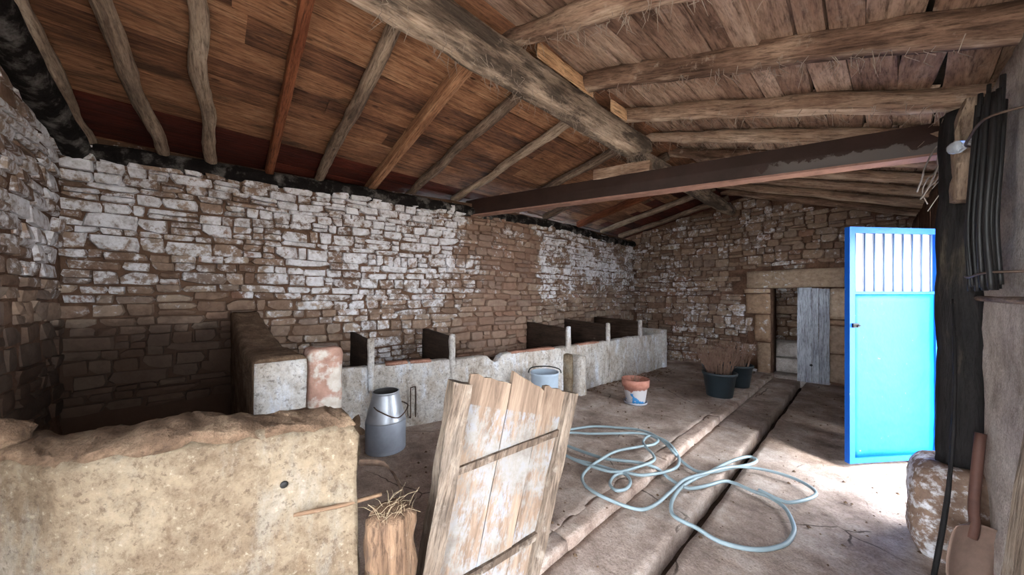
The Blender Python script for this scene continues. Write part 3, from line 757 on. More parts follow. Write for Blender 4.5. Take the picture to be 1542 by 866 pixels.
def dbox(name, lo, hi, mat, amp=0, cuts=(1, 1, 1)):
    bm = bmesh.new(); rough_box(bm, lo, hi, cuts, amp, 3.0, 1.0, DM); return link(name, mesh_of(bm, name, amp > 0), mat, d1)
hst = dbox('frame_stile', (0, -.02, 0), (.045, .02, HD), M['bluef']); dbox('frame_stile', (LD - .05, -.02, 0), (LD, .02, HD), M['bluef'])
dbox('frame_rail', (.045, -.018, 0), (LD - .05, .018, .045), M['bluef']); dbox('frame_rail', (.045, -.018, HD - .05), (LD - .05, .018, HD), M['bluef'])
dbox('frame_rail', (.045, -.014, 1.43), (LD - .05, .014, 1.455), M['bluef'])
dbox('door_sheet', (.04, -.006, .04), (LD - .045, .006, 1.435), M['blue'], .006, (14, 1, 20))
dbox('white_panel', (.05, -.012, 1.45), (LD - .055, -.006, HD - .05), M['white_sheet'])
M['bar'] = simple_mat('dark_blue_grey_bar', lin(92, 118, 150), .5, .2)
for i in range(9):
    u = .07 + (LD - .14) * i / 8; bm = bmesh.new(); tube(bm, [DP(u, .004, 1.45), DP(u, .004, HD - .05)], .0065, 8)
    link('bar', mesh_of(bm, 'bar', True), M['bar'], d1)
bm = bmesh.new(); rough_box(bm, (LD - .075, .018, 1.15), (LD - .02, .032, 1.185), (1, 1, 1), 0, 1, 0, DM); tube(bm, [DP(LD - .06, .03, 1.167), DP(LD - .06, .05, 1.167), DP(LD - .03, .052, 1.16)], .006, 8)
link('latch', mesh_of(bm, 'latch'), M['black'], d1)
bm = bmesh.new(); rough_box(bm, (XR + .0, 4.70, 0), (XR + .05, 4.76, 2.12), (1, 1, 1), 0, 1); rough_box(bm, (XR + .0, 3.36, 2.075), (XR + .05, 4.70, 2.125), (1, 1, 1), 0, 1); rough_box(bm, (XR + .0, 3.34, 0), (XR + .05, 3.385, 2.075), (1, 1, 1), 0, 1)
link('door_frame', mesh_of(bm, 'frame'), M['bluef'], d1)
for z in (.3, 1.75):
    bm = bmesh.new(); tube(bm, [DP(-.004, .022, z), DP(-.004, .022, z + .09)], .011, 10); link('hinge', mesh_of(bm, 'hinge', True), M['bluef'], hst)

# ------------------------------------------------------------------ stall partitions
def loft(bm, secs, seed=0.0, amp=.012, sc=6.0):
    """secs: list of closed outlines (equal length)"""
    rings = []
    for s in secs:
        r = []
        for p in s:
            p = Vector(p); d = Vector((nz(p, sc, seed), nz(p, sc, seed + 4), nz(p, sc, seed + 8)))
            d2 = Vector((nz(p, sc * 4, seed + 1), nz(p, sc * 4, seed + 5), nz(p, sc * 4, seed + 9)))
            r.append(bm.verts.new(p + d * amp + d2 * amp * .4))
        rings.append(r)
    n = len(rings[0])
    for i in range(len(rings) - 1):
        for k in range(n): bm.faces.new((rings[i][k], rings[i][(k + 1) % n], rings[i + 1][(k + 1) % n], rings[i + 1][k]))
    bm.faces.new(rings[0][::-1]); bm.faces.new(rings[-1])
def seg(a, b, n): return [Vector(a).lerp(Vector(b), i / n) for i in range(n)]
def wall_section(f, b, zt, z0=0.0, nh=14):
    f = Vector(f); b = Vector(b)
    def at(p, z): return Vector((p.x, p.y, z))
    mid = (f + b) / 2
    fi, bi = f.lerp(b, .1), f.lerp(b, .9)
    return seg(at(f, z0), at(f, zt - .02), nh) + seg(at(f, zt - .02), at(fi, zt + .004), 2) + seg(at(fi, zt + .004), at(bi, zt + .004), 5) + seg(at(bi, zt + .004), at(b, zt - .02), 2) + seg(at(b, zt - .02), at(b, z0), nh) + seg(at(b, z0), at(f, z0), 3)
p1 = empty('stall_partition', (-1.5, 0, 0)); tag(p1, 'thick cream plastered partition wall filling the lower left foreground', 'partition')
FL = catmull([(-1.99, -.86, 0), (-1.71, -.45, 0), (-1.59, -.32, 0), (-1.46, -.04, 0), (-1.37, .25, 0), (-1.275, .40, 0)], 5)
BL = catmull([(-2.25, -.86, 0), (-1.96, -.5, 0), (-1.88, -.31, 0), (-1.78, -.11, 0), (-1.685, .117, 0), (-1.57, .37, 0)], 5)
bm = bmesh.new()
loft(bm, [wall_section(f, b, .985 + .012 * math.sin(i * .5)) for i, (f, b) in enumerate(zip(FL, BL))], 2.0, .016, 7)
link('wall_body', mesh_of(bm, 'body', True), M['plaster'], p1)
bm = bmesh.new()
def crust_section(f, b, zt):
    f = Vector(f); b = Vector(b); at = lambda u, z: Vector((f.x + (b.x - f.x) * u, f.y + (b.y - f.y) * u, z))
    return [at(.03, zt - .01), at(.10, zt + .014), at(.25, zt + .026), at(.45, zt + .034), at(.65, zt + .034), at(.85, zt + .026), at(.96, zt + .006), at(.98, zt - .02), at(.5, zt - .03)]
FLf = catmull(FL, 3); BLf = catmull(BL, 3)
loft(bm, [crust_section(f, b, .988 + .012 * math.sin(i / 3 * .5)) for i, (f, b) in enumerate(zip(FLf, BLf))], 4.0, .022, 16)
link('dirt_crust', mesh_of(bm, 'crust', True), M['crust'], p1)
hp = PXc(428, 730, -1.385)
bm = bmesh.new(); lathe(bm, [(.004, -.03), (.010, -.012), (.013, .0), (.009, .004)], 10, Matrix.Translation(hp + Vector((.0, 0, 0))) @ Matrix.Rotation(math.radians(90), 4, 'Y'), True)
link('drilled_hole', mesh_of(bm, 'hole', True), M['black'], p1)
lump = bmesh.new(); bmesh.ops.create_icosphere(lump, subdivisions=3, radius=1)
for v in lump.verts: v.co = Vector((v.co.x * .06, v.co.y * .07, v.co.z * .055)) * (1 + .3 * nz(v.co, 2, 1)) 
lo = link('fallen_stone', mesh_of(lump, 'lump', True), M['crust']); lo.location = PZ(-8, 660, 1.04) + Vector((0, 0, .0)); tag(lo, 'rounded muddy stone lying on the cream partition at the left edge', 'stone')

p2 = empty('stall_partition', (-3.4, .35, 0)); tag(p2, 'dark dividing partition rising to the stone wall, with a whitewashed end and brick pier', 'partition')
secs = []
for i in range(25):
    u = i / 24; X = -4.28 + u * (4.28 - 2.56); zt = 1.07 + .24 * (1 - min(1, u / .62)) ** 1.2
    y0 = .15 + .05 * u; y1 = .37 + .11 * u
    secs.append(wall_section((X, y1, 0), (X, y0, 0), zt))
bm = bmesh.new(); loft(bm, secs, 5.0, .012, 6); link('wall_body', mesh_of(bm, 'body', True), M['crust'], p2)
bm = bmesh.new(); rough_box(bm, (-2.57, .195, 0), (-2.535, .475, 1.05), (1, 8, 20), .006, 6, 3, None, .004); link('plaster_end', mesh_of(bm, 'end', True), M['whitewash'], p2)
s = NT('brick_showing_through_plaster'); pz = s.pos(); br = s.noise(pz, 5.5, 6, .6)
col = s.mix(s.step(br, .44, .54), s.ramp(s.noise(pz, 18, 6), [(.3, lin(160, 148, 136)), (.6, lin(182, 174, 166))]), s.ramp(s.noise(pz, 14, 5), [(.3, lin(132, 102, 90)), (.65, lin(164, 130, 116))]))
M['brickplaster'] = s.done(col, .92, s.bump(s.noise(pz, 25, 6), .6, .015), spec=.12)
bm = bmesh.new(); rough_box(bm, (-2.78, .485, 0), (-2.535, .705, 1.105), (5, 5, 20), .012, 6, 8, None, .02); link('brick_pier', mesh_of(bm, 'pier', True), M['brickplaster'], p2)

# ------------------------------------------------------------------ manger
mg = empty('manger', (-3.2, 3.6, 0)); tag(mg, 'long whitewashed feeding trough built along the stone wall', 'trough')
def ztop(y):
    z = .735 + .006 * math.sin(y * 5)
    d = abs(y - 2.58)
    if d < .10: z -= .085 * (1 - (d / .10) ** 2)
    return z
bm = bmesh.new(); ys = np.linspace(.72, 6.55, 118)
loft(bm, [wall_section((XT(y), y, 0), (XT(y) - .12, y, 0), ztop(y), 0, 10) for y in ys], 7.0, .012, 5)
link('front_wall', mesh_of(bm, 'front', True), M['whitewash'], mg)
bm = bmesh.new()
loft(bm, [[(XT(y) - .10, y, .33), (XW(y) + .0, y, .40), (XW(y), y, .0), (XT(y) - .10, y, .0)] for y in ys], 8.0, .01, 5)
link('trough_bed', mesh_of(bm, 'bed', True), M['muck'], mg)
M['terracotta'] = earth_mat('old_red_brick', lin(128, 90, 76), lin(162, 120, 104), lin(186, 148, 130), 9, .5)
y = 1.36
while y < 4.3:
    L = .24
    if abs(y + L / 2 - 2.58) > .24 and not (abs(y + L / 2 - 2.05) < .16) and not abs(y + L / 2 - 3.79) < .16:
        bm = bmesh.new(); c = Vector((XT(y + L / 2) - .055, y + L / 2, .745)); t = Vector((XT(y + L) - XT(y), L, 0))
        rough_box(bm, (-L / 2 + .004, -.065, -.016), (L / 2 - .004, .065, .014), (3, 2, 1), .006, 9, y, frame(c, t, None, (rj.uniform(-.05, .05), rj.uniform(-.05, .05), 1)), .004)
        link('rim_brick', mesh_of(bm, 'rim', True), M['terracotta'], mg)
    y += L
M['darkboard'] = wood_mat('dark_damp_board', [lin(34, 26, 22), lin(58, 44, 36), lin(84, 66, 54)], 9, 1, .15, lin(110, 92, 80))
for i, y in enumerate((1.23, 2.05, 3.79, 4.74, 5.72)):
    xf, xb = XT(y) - .02, XW(y) + .02; L = xf - xb; bm = bmesh.new()
    def dsh(p, u, v, w): 
        if w > .5: p.z -= .05 * u
        return p
    rough_box(bm, (-L / 2, -.03, -.35), (L / 2, .03, .35), (6, 2, 8), .008, 6, y, None, .01, dsh)
    o = link('divider', mesh_of(bm, 'div', True), M['darkboard'], mg); o.matrix_basis = Matrix.Translation(-Vector(mg.location)) @ Matrix.Translation(((xf + xb) / 2, y, .70)); o.matrix_parent_inverse = Matrix()
    bm = bmesh.new(); rough_box(bm, (xf - .035, y - .036, .45), (xf + .03, y + .036, 1.03), (2, 2, 8), .008, 8, y + 2, None, .01)
    dpo = link('divider_post', mesh_of(bm, 'dp', True), M['whitewash'], o); dpo.matrix_parent_inverse = Matrix.Translation((-(xf + xb) / 2, -y, -.70))
for i, (px, pb, hh) in enumerate(((877, 597, .56), (976, 558, .55))):
    c = PZ(px, pb, ZP); bm = bmesh.new(); rough_box(bm, (c.x - .30, c.y - .035, 0), (c.x, c.y + .11, ZP + hh), (4, 3, 8), .01, 6, i, None, .012)
    link('buttress', mesh_of(bm, 'but', True), M['whitewash'], mg)
    bm = bmesh.new(); rough_box(bm, (c.x - .30, c.y - .16, 0), (c.x - .12, c.y - .035, ZP + hh * 1.05), (3, 3, 8), .012, 6, i + 4, None, .012)
    link('buttress_cheek', mesh_of(bm, 'but', True), M['plaster'], mg)
bm = bmesh.new(); rough_box(bm, (XW(6.6) + .02, 6.5, 0), (XT(6.6) + .03, 6.68, .80), (8, 3, 8), .012, 6, 3, None, .015); link('end_wall', mesh_of(bm, 'end', True), M['whitewash'], mg)
M['rust'] = simple_mat('rusty_iron', lin(86, 70, 62), .7, .4, .3, .4, 30)
a = PXc(623, 628, XT(1.8) + .03); y0 = a.y
bm = bmesh.new(); xh = XT(y0) + .022
tube(bm, catmull([(xh - .03, y0, .16), (xh, y0, .17), (xh, y0, .45), (xh, y0 + .012, .475), (xh, y0 + .03, .48), (xh, y0 + .047, .475), (xh, y0 + .06, .45), (xh, y0 + .06, .17), (xh - .03, y0 + .06, .16)], 4), .006, 8)
o = link('tether_loop', mesh_of(bm, 'loop', True), M['rust']); tag(o, 'tall thin iron loop fixed upright on the manger front beside the milk can', 'iron loop')

# ------------------------------------------------------------------ milk can
M['alu'] = simple_mat('dull_aluminium', lin(176, 180, 188), .42, .55, .5, .18, 8, .08)
M['alu2'] = simple_mat('brushed_aluminium_body', lin(150, 156, 168), .55, .45, .5, .18, 8, .08)
cp = PZ(581, 676, ZP); cp.z = ZP + .004
can = empty('milk_can', cp); tag(can, 'aluminium milk can with open mouth standing by the manger', 'milk can')
Tm = Matrix.Translation(cp)
bm = bmesh.new(); lathe(bm, [(.158, 0), (.172, .004), (.176, .014), (.171, .03), (.174, .036), (.176, .26), (.174, .272)], 48, Tm); link('body', mesh_of(bm, 'body', True), M['alu2'], can)
bm = bmesh.new(); lathe(bm, [(.174, .270), (.170, .285), (.122, .478), (.113, .508), (.113, .518), (.119, .522), (.117, .532), (.109, .530)], 48, Tm); link('shoulder', mesh_of(bm, 'shoulder', True), M['alu'], can)
bm = bmesh.new(); lathe(bm, [(.109, .530), (.105, .515), (.105, .49), (.15, .34), (.165, .2), (.165, .02)][::-1], 48, Tm); link('inner_lining', mesh_of(bm, 'lining', True), simple_mat('shaded_can_lining', lin(52, 50, 50), .7, .2), can)  # the shade inside the can is put into this dark grey
bm = bmesh.new(); tube(bm, catmull([cp + Vector((.05, -.125, .42)), cp + Vector((.14, -.11, .40)), cp + Vector((.215, .02, .335)), cp + Vector((.16, .14, .40)), cp + Vector((.06, .125, .42))], 6), .0055, 8); link('bail_handle', mesh_of(bm, 'bail', True), M['rust'], can)

# pale blue tub behind the gate
bp = PXc(818, 600, -2.66); bp.z = ZP + .004; bp.y = 2.98
M['paleblue'] = simple_mat('pale_blue_plastic', lin(168, 184, 200), .5, 0, .4, .12, 6)
bk = empty('tub', bp); tag(bk, 'pale blue plastic tub against the manger, peeping over the gate', 'tub')
bm = bmesh.new(); lathe(bm, [(.15, 0), (.155, .01), (.165, .46), (.172, .465), (.172, .485), (.160, .485), (.150, .03), (.0005, .03)], 36, Matrix.Translation(bp)); link('body', mesh_of(bm, 'tub', True), M['paleblue'], bk)
bm = bmesh.new(); tube(bm, catmull([bp + Vector((-.14, -.14, .47)), bp + Vector((-.12, -.1, .53)), bp + Vector((0.02, .02, .55)), bp + Vector((.12, .12, .52)), bp + Vector((.14, .14, .47))], 6), .007, 8); link('handle', mesh_of(bm, 'h', True), M['black'], bk)

# ------------------------------------------------------------------ plank gate
GL0, GL1 = Vector((-1.30, .642, .06)), Vector((-1.30, .853, 1.067)); GR0, GR1 = Vector((-1.12, 1.12, .0)), Vector((-1.12, 1.474, .936))   # a sagging, slightly twisted gate
gC = (GL0 + GL1 + GR0 + GR1) / 4; gH = ((GL1 - GL0) + (GR1 - GR0)).normalized(); gW = (GR0 - GL0) + (GR1 - GL1)
gN = gW.cross(gH).normalized(); gN = gN if gN.dot(CAMP - gC) > 0 else -gN
GM = frame(gC, gH, None, gN); GI = GM.inverted(); GWID = gW.length / 2
g0 = Vector((-1.21, .88, .0))
gt = empty('plank_gate', g0); tag(gt, 'peeling white plank gate, sagging, with a jagged top, in the centre foreground', 'gate')
BARE = (lin(78, 64, 54), lin(114, 96, 82), lin(142, 124, 108)); PAINT = (lin(92, 84, 77), lin(124, 121, 118), lin(124, 133, 148))
M['gateplank'] = paint_wood_mat('peeling_white_boards', PAINT, BARE, .385)
M['gatestile'] = wood_mat('worn_gate_timber', [lin(58, 47, 39), lin(88, 74, 63), lin(112, 98, 86), lin(134, 121, 109)], 12, 1, .5, lin(138, 128, 118), stain=.45)
def GP(u, v, n): return GL0.lerp(GL1, v).lerp(GR0.lerp(GR1, v), u) + gN * n
def gpiece(name, u0, u1, vf, n0, n1, mat, seed, amp=.005, cuts=(14, 3, 2)):
    """vf(u, top) gives the lower or upper end of the piece at u"""
    bm = bmesh.new()
    def sh(p, a, b, c):
        u = u0 + (u1 - u0) * b; v = vf(u, 0) + (vf(u, 1) - vf(u, 0)) * a
        return GI @ GP(u, v, n0 + (n1 - n0) * c)
    rough_box(bm, (0, 0, 0), (1, 1, 1), cuts, amp, 6, seed, None, 0, sh)
    o = link(name, mesh_of(bm, name, False), mat, gt); o.matrix_parent_inverse = Matrix(); o.matrix_basis = Matrix.Translation(-g0) @ GM
    return o
gpiece('stile', -.05, .09, lambda u, t: (0, 1.0)[t], -.055, .05, M['gatestile'], 1, .012, (20, 4, 4))
gpiece('stile', .93, 1.02, lambda u, t: (0, 1.0)[t], -.045, .05, M['gatestile'], 2, .007, (20, 3, 3))
tops = [lambda u: 1.045 - .10 * (u - .1), lambda u: 1.075 - .25 * (u - .42), lambda u: 1.02 - .10 * (u - .72)]
for k, (a, b) in enumerate(((.085, .42), (.425, .72), (.725, .945))):
    gpiece('plank', a, b, lambda u, t, k=k: (.01, tops[k](u) + .006 * math.sin(u * 60))[t], -.02 - .003 * k, .006 + .003 * (k % 2), M['gateplank'], k + 4, .003, (24, 6, 1))
for k, (va, vb) in enumerate(((.595, .80), (.09, .31))):
    gpiece('ledge', .08, .94, lambda u, t: va + (vb - va) * u + (-.016, .016)[t], .004, .026, M['gatestile'], k + 11, .006, (3, 16, 2))

# broken post stub beside the partition
sp = Vector((-1.235, .505, 0)); 
M['stump'] = wood_mat('split_orange_wood', [lin(48, 36, 28), lin(80, 60, 46), lin(104, 82, 64), lin(126, 104, 84)], 9, 1, .3, lin(140, 124, 108), stain=.5)
mw = frame((sp.x, sp.y, .34), (0, .02, 1)); bm = bmesh.new()
tube(bm, [(-.34 + .64 * k / 16, 0, 0) for k in range(17)] + [(.315, 0, 0), (.318, 0, 0)], [.088] * 16 + [.085, .072, .04], 28, .020, 11, 4, True, 1.0, .35)
sob = link('post_stub', mesh_of(bm, 'stub', True), M['stump']); sob.matrix_world = mw
tag(sob, 'short split wooden post stub between the cream partition and the gate', 'post')
rs = random.Random(4); bm = bmesh.new(); inv = mw.inverted()
for k in range(46):
    a = Vector((sp.x + rs.uniform(-.06, .06), sp.y + rs.uniform(-.06, .06), .645 + rs.uniform(0, .01))); d = Vector((rs.uniform(-1, 1), rs.uniform(-1, 1), rs.uniform(-.1, .9))) * .07
    tube(bm, [inv @ a, inv @ (a + d * .5 + Vector((0, 0, .012))), inv @ (a + d)], .0008, 4)
M['straw'] = simple_mat('dry_straw', lin(128, 112, 90), .8)
tag(link('straw', mesh_of(bm, 'straw'), M['straw'], sob), kind='stuff')
a, b = PXc(442, 776, -1.345), PXc(575, 744, -1.27)
pole('stick', [a, a.lerp(b, .5) + Vector((0, 0, -.006)), b], [.007, .009, .008], M['stump'], 'broken stick poking out of the cream partition over the post stub', 'stick', None, .002, 3, 8)
# dead curled leaf hanging by the partition end
lp = [Vector((-1.42, .39, .80)), PXc(575, 700, -1.45), PXc(592, 716, -1.47), PXc(602, 738, -1.46), PXc(606, 762, -1.42)]
lc = catmull(lp, 5); bm = bmesh.new(); rows = []
for i, p in enumerate(lc):
    u = i / (len(lc) - 1); w = .020 * math.sin(math.pi * min(1, u * .9 + .12)) + .004; sd = Vector((.3, .5, -.8)).normalized()
    rows.append([p + sd * w * q + Vector((.02 * abs(q) , 0, .012 * q * q + .004 * nz(p, 40, q))) for q in (-1, -.5, 0, .5, 1)])
tp = [[bm.verts.new(q) for q in r] for r in rows]; bt = [[bm.verts.new(q + Vector((-.0025, -.001, 0))) for q in r] for r in rows]
for i in range(len(rows) - 1):
    for k in range(4):
        bm.faces.new((tp[i][k], tp[i + 1][k], tp[i + 1][k + 1], tp[i][k + 1])); bm.faces.new((bt[i][k], bt[i][k + 1], bt[i + 1][k + 1], bt[i + 1][k]))
    for k in (0, 4): bm.faces.new((tp[i][k], bt[i][k], bt[i + 1][k], tp[i + 1][k]))
M['leaf'] = simple_mat('dead_leaf', lin(82, 66, 56), .85, 0, .15, .5, 40)
tag(link('dead_leaf', mesh_of(bm, 'leaf', True), M['leaf']), 'curled brown dead leaf hanging off the end of the cream partition', 'leaf')

# ------------------------------------------------------------------ flower pots
s = NT('painted_terracotta'); tcx = s.n('ShaderNodeTexCoord').outputs['Object']; sx = s.n('ShaderNodeSeparateXYZ'); s.l(tcx, sx.inputs[0])
nn = s.noise(tcx, 9, 5, .6); e = s.math('ADD', sx.outputs[2], s.math('MULTIPLY', s.math('SUBTRACT', nn, .5), .16))
col = s.mix(s.step(e, .175, .19), lin(214, 212, 214), s.ramp(s.noise(tcx, 14, 5), [(.3, lin(148, 96, 82)), (.65, lin(180, 128, 112))]))
b1 = s.noise(tcx, 11, 3, .5); low = s.math('MULTIPLY', s.step(b1, .56, .60), s.step(e, .17, .15))
M['pot'] = s.done(s.mix(low, col, lin(70, 150, 214)), .8, s.bump(nn, .3, .01))
pp = PZ(957, 607, ZP); pp.z = ZP + .003
fp = empty('flower_pot', pp); tag(fp, 'terracotta flower pot with flaking white and blue paint on the floor', 'pot')
bm = bmesh.new(); lathe(bm, [(.11, .02), (.118, .022), (.148, .22), (.168, .225), (.175, .32), (.160, .32), (.152, .27), (.0005, .265)], 36); o = link('pot_body', mesh_of(bm, 'pot', True), M['pot'], fp); o.matrix_parent_inverse = Matrix()
bm = bmesh.new(); lathe(bm, [(.125, 0), (.14, .004), (.15, .03), (.143, .032), (.135, .012), (.0005, .012)], 36); o = link('saucer', mesh_of(bm, 's', True), M['white_sheet'], fp); o.matrix_parent_inverse = Matrix()
def twigs(n, r, hmin, hmax, spread, seed, z0, rad=.003):
    rn = random.Random(seed); bm = bmesh.new()
    for k in range(n):
        a = rn.uniform(0, 6.28); q = r * math.sqrt(rn.random()); b = Vector((q * math.cos(a), q * math.sin(a), z0)); h = rn.uniform(hmin, hmax)
        out = Vector((math.cos(a), math.sin(a), 0)) * spread * q / r * rn.uniform(.4, 1.3) + Vector((rn.uniform(-.05, .05), rn.uniform(-.05, .05), 0))
        p1 = b + out * .35 + Vector((0, 0, h * .55)); p2 = b + out + Vector((rn.uniform(-.03, .03), rn.uniform(-.03, .03), h))
        tube(bm, [b, p1, p2], [rad, rad * .8, rad * .35], 5)
        for m in range(2):
            t = rn.uniform(.3, .95); s0 = b.lerp(p1, t) if t < .5 else p1.lerp(p2, t); dd = Vector((rn.uniform(-1, 1), rn.uniform(-1, 1), rn.uniform(.2, 1))) * rn.uniform(.03, .08)
            tube(bm, [s0, s0 + dd], [rad * .5, rad * .25], 4)
    return mesh_of(bm, 'twigs', True)
M['twig'] = simple_mat('dry_reddish_twigs', lin(134, 108, 94), .85, 0, .15, .3, 10)
M['soil'] = M['muck']
o = link('dry_twigs', twigs(16, .05, .06, .16, .08, 2, .26, .0025), M['twig'], fp); o.matrix_parent_inverse = Matrix(); tag(o, kind='stuff')
M['potblack'] = simple_mat('dark_grey_plastic', lin(44, 54, 60), .5, 0, .4, .25, 6)
for i, (px, py, sc, lab, nt) in enumerate(((1086, 596, 1.0, 'front dark plastic pot full of dry upright stems, by the kerb', 100), (1124, 585, 1.0, 'dark plastic pot of dry stems at the right of the group, below the jamb stones', 80), (1071, 580, .74, 'dark plastic pot half hidden behind the front one of the stem pots', 40))):
    c = (Vector((-1.43, 5.27, 0)), Vector((-1.40, 6.05, 0)), Vector((-1.63, 5.72, 0)))[i]; c.z = ZP + .003
    pt = empty('plant_pot', c); tag(pt, lab, 'pot', 'dark pots of dry stems')
    bm = bmesh.new(); lathe(bm, [(.150 * sc, 0), (.158 * sc, .004), (.200 * sc, .30), (.214 * sc, .302), (.216 * sc, .335), (.203 * sc, .337), (.195 * sc, .29), (.0005, .285)], 36); o = link('pot_body', mesh_of(bm, 'pot', True), M['potblack'], pt); o.matrix_parent_inverse = Matrix()
    bm = bmesh.new(); lathe(bm, [(.19 * sc, .27), (.19 * sc, .292), (.1, .302), (.0005, .305)], 24); o = link('soil', mesh_of(bm, 'soil', True), M['soil'], pt); o.matrix_parent_inverse = Matrix()
    o = link('dry_stems', twigs(nt, .15, .22, .46, .16, i + 7, .29, .0042), M['twig'], pt); o.matrix_parent_inverse = Matrix(); tag(o, kind='stuff')

# ------------------------------------------------------------------ hoses lying on the floor
M['hose'] = simple_mat('pale_blue_grey_rubber', lin(132, 148, 154), .45, 0, .4, .2, 5)
def hose(pts, r, label, lift=0.0, seed=1):
    out = []
    cs = catmull([(840 + x / 3.765, 620 + y / 3.765, 0) for x, y in pts], 8)
    for i, q in enumerate(cs):
        z = .014 + r
        p = PZ(q.x, q.y, ZP + z)
        k = max(0, min(1, (p.x - (XK - .03)) / .10)); k = k * k * (3 - 2 * k)
        if k > 0: p = PZ(q.x, q.y, z + ZP * (1 - k))
        p.z += lift + .010 * max(0, math.sin(i * .13 + seed * 2.1)) 
        out.append(p)
    bm = bmesh.new(); tube(bm, out, r, 10)
    tag(link('garden_hose', mesh_of(bm, 'hose', True), M['hose']), label, 'hose', 'tangled hoses on the floor')
hose([(-120, 150), (-20, 122), (60, 103), (200, 84), (330, 90), (450, 106), (540, 135), (610, 180), (660, 235), (720, 295), (790, 338), (880, 347), (980, 325), (1080, 302), (1126, 278), (1090, 256), (1020, 268), (930, 310), (850, 355), (770, 385), (700, 430), (650, 500), (645, 570), (690, 620), (790, 670), (900, 730), (1050, 773), (1180, 780), (1290, 750), (1338, 690), (1325, 620), (1280, 540), (1200, 485), (1100, 448), (1000, 405), (940, 400), (850, 425), (760, 437), (690, 415), (620, 370), (560, 320), (480, 298), (370, 285), (280, 270), (180, 240), (70, 200), (-60, 150)], .0125, 'longest pale blue hose, with the big loop crossing the drain channel', 0, 1)
hose([(-120, 140), (60, 126), (180, 132), (320, 135), (450, 134), (540, 146), (610, 172), (662, 222), (688, 280), (670, 330), (600, 358), (480, 370), (380, 355), (318, 375), (296, 420), (330, 462), (385, 455), (412, 410), (385, 365), (300, 335), (190, 303), (100, 285), (20, 255), (-80, 220)], .0115, 'pale blue hose with a small tight curl on the raised floor', .012, 2)
hose([(-100, 200), (30, 262), (120, 305), (250, 345), (340, 358), (450, 330), (540, 295), (540, 265), (500, 220), (484, 180), (520, 150), (568, 172), (540, 200), (450, 220), (330, 245), (250, 282), (180, 330), (138, 385), (160, 440), (240, 500), (350, 550), (470, 575), (560, 540), (640, 470), (720, 400), (830, 372), (950, 340), (1050, 330), (1170, 345), (1300, 380), (1410, 430), (1465, 485), (1420, 520), (1320, 535), (1240, 510), (1140, 460)], .0115, 'pale blue hose hanging over the kerb and ending in the bright patch by the door', .022, 3)

# ------------------------------------------------------------------ right-hand side: post, stone, tools
M['darkpost'] = wood_mat('blackened_post_wood', [lin(12, 11, 12), lin(24, 22, 23), lin(38, 35, 35), lin(96, 88, 74)], 8, 1, .06, lin(120, 112, 94), .7)
pole('door_post', [(.355, 3.13, .50), (.36, 3.13, 1.0), (.355, 3.135, 1.6), (.36, 3.13, 2.1), (.37, 3.12, 2.5)], [.105, .10, .10, .098, .10], M['darkpost'], 'blackened round timber post beside the blue door, standing on a stone', 'post', None, .012, 2, 16)
bm = bmesh.new(); bmesh.ops.create_icosphere(bm, subdivisions=5, radius=1)
for v in bm.verts:
    q = v.co.copy(); f = (abs(q.x) ** 4 + abs(q.y) ** 4 + abs(q.z) ** 6) ** (-1 / 4.6)
    q = Vector((q.x * f * .185, q.y * f * .20, q.z * f * .262)); w_ = 1 + .10 * (1 - (q.z + .26) / .52)
    q = Vector((q.x * w_, q.y * w_, q.z)) * (1 + .07 * nz(q, 7, 3) + .03 * nz(q, 22, 5)); v.co = q + Vector((.345, 3.13, .25))
M['basestone'] = stone_mat('brown_boulder', False, 0.0, False, (1.1, 1.0, .92))
tag(link('base_stone', mesh_of(bm, 'base', True), M['basestone']), 'rough brown boulder under the blackened post by the blue door', 'stone')
sawn('bracket_timber', (.335, 2.90, 1.98), (.365, 2.93, 2.5), .085, .08, M['rafter'], 'ragged grey timber bracket beside the top of the blackened post', 'timber', None, 4, .035, up=(0, 1, 0), cuts=(16, 4, 4))
# shovel
tip = PZ(1432, 889, .012); topb = PZ(1462, 778, .34); top = Vector((.37, 2.80, .79))
topb = tip.lerp(top, .46)
sh = empty('shovel', tip); tag(sh, 'rusty shovel with a short shaft leaning on the right wall', 'shovel')
ax = (top - tip).normalized(); sd = RT - ax * RT.dot(ax); sd.normalize(); nn_ = ax.cross(sd)
if nn_.dot(CAMP - tip) < 0: nn_ = -nn_
LB = (topb - tip).length; bm = bmesh.new(); rows = []; prof = [(0, .012), (.06, .05), (.16, .088), (.32, .118), (.5, .132), (.7, .137), (.86, .135), (.95, .12), (1.0, .06)]
for u, w in prof:
    r = []
    for q in (-1, -.7, -.35, 0, .35, .7, 1):
        r.append(tip + ax * (LB * u) + sd * (w * q) + nn_ * (.03 * q * q + .012 * u + .02))
    rows.append(r)
tp = [[bm.verts.new(q) for q in r] for r in rows]; bt = [[bm.verts.new(q - nn_ * .003) for q in r] for r in rows]
for i in range(len(rows) - 1):
    for k in range(6):
        bm.faces.new((tp[i][k], tp[i][k + 1], tp[i + 1][k + 1], tp[i + 1][k])); bm.faces.new((bt[i][k], bt[i + 1][k], bt[i + 1][k + 1], bt[i][k + 1]))
    for k in (0, 6): bm.faces.new((tp[i][k], tp[i + 1][k], bt[i + 1][k], bt[i][k]))
for i in (0, len(rows) - 1):
    for k in range(6): bm.faces.new((tp[i][k], tp[i][k + 1], bt[i][k + 1], bt[i][k]))
M['shovel'] = simple_mat('brown_rusted_steel', lin(138, 114, 102), .65, .1, .3, .25, 12)
link('blade', mesh_of(bm, 'blade', True), M['shovel'], sh)
bm = bmesh.new(); tube(bm, catmull([tip + ax * (LB * .8) + nn_ * .035, topb + nn_ * .035, topb + ax * .1 + nn_ * .02, top], 5), .0185, 12, .001); link('shaft', mesh_of(bm, 'shaft', True), simple_mat('dark_brown_shaft', lin(86, 58, 50), .7), sh)
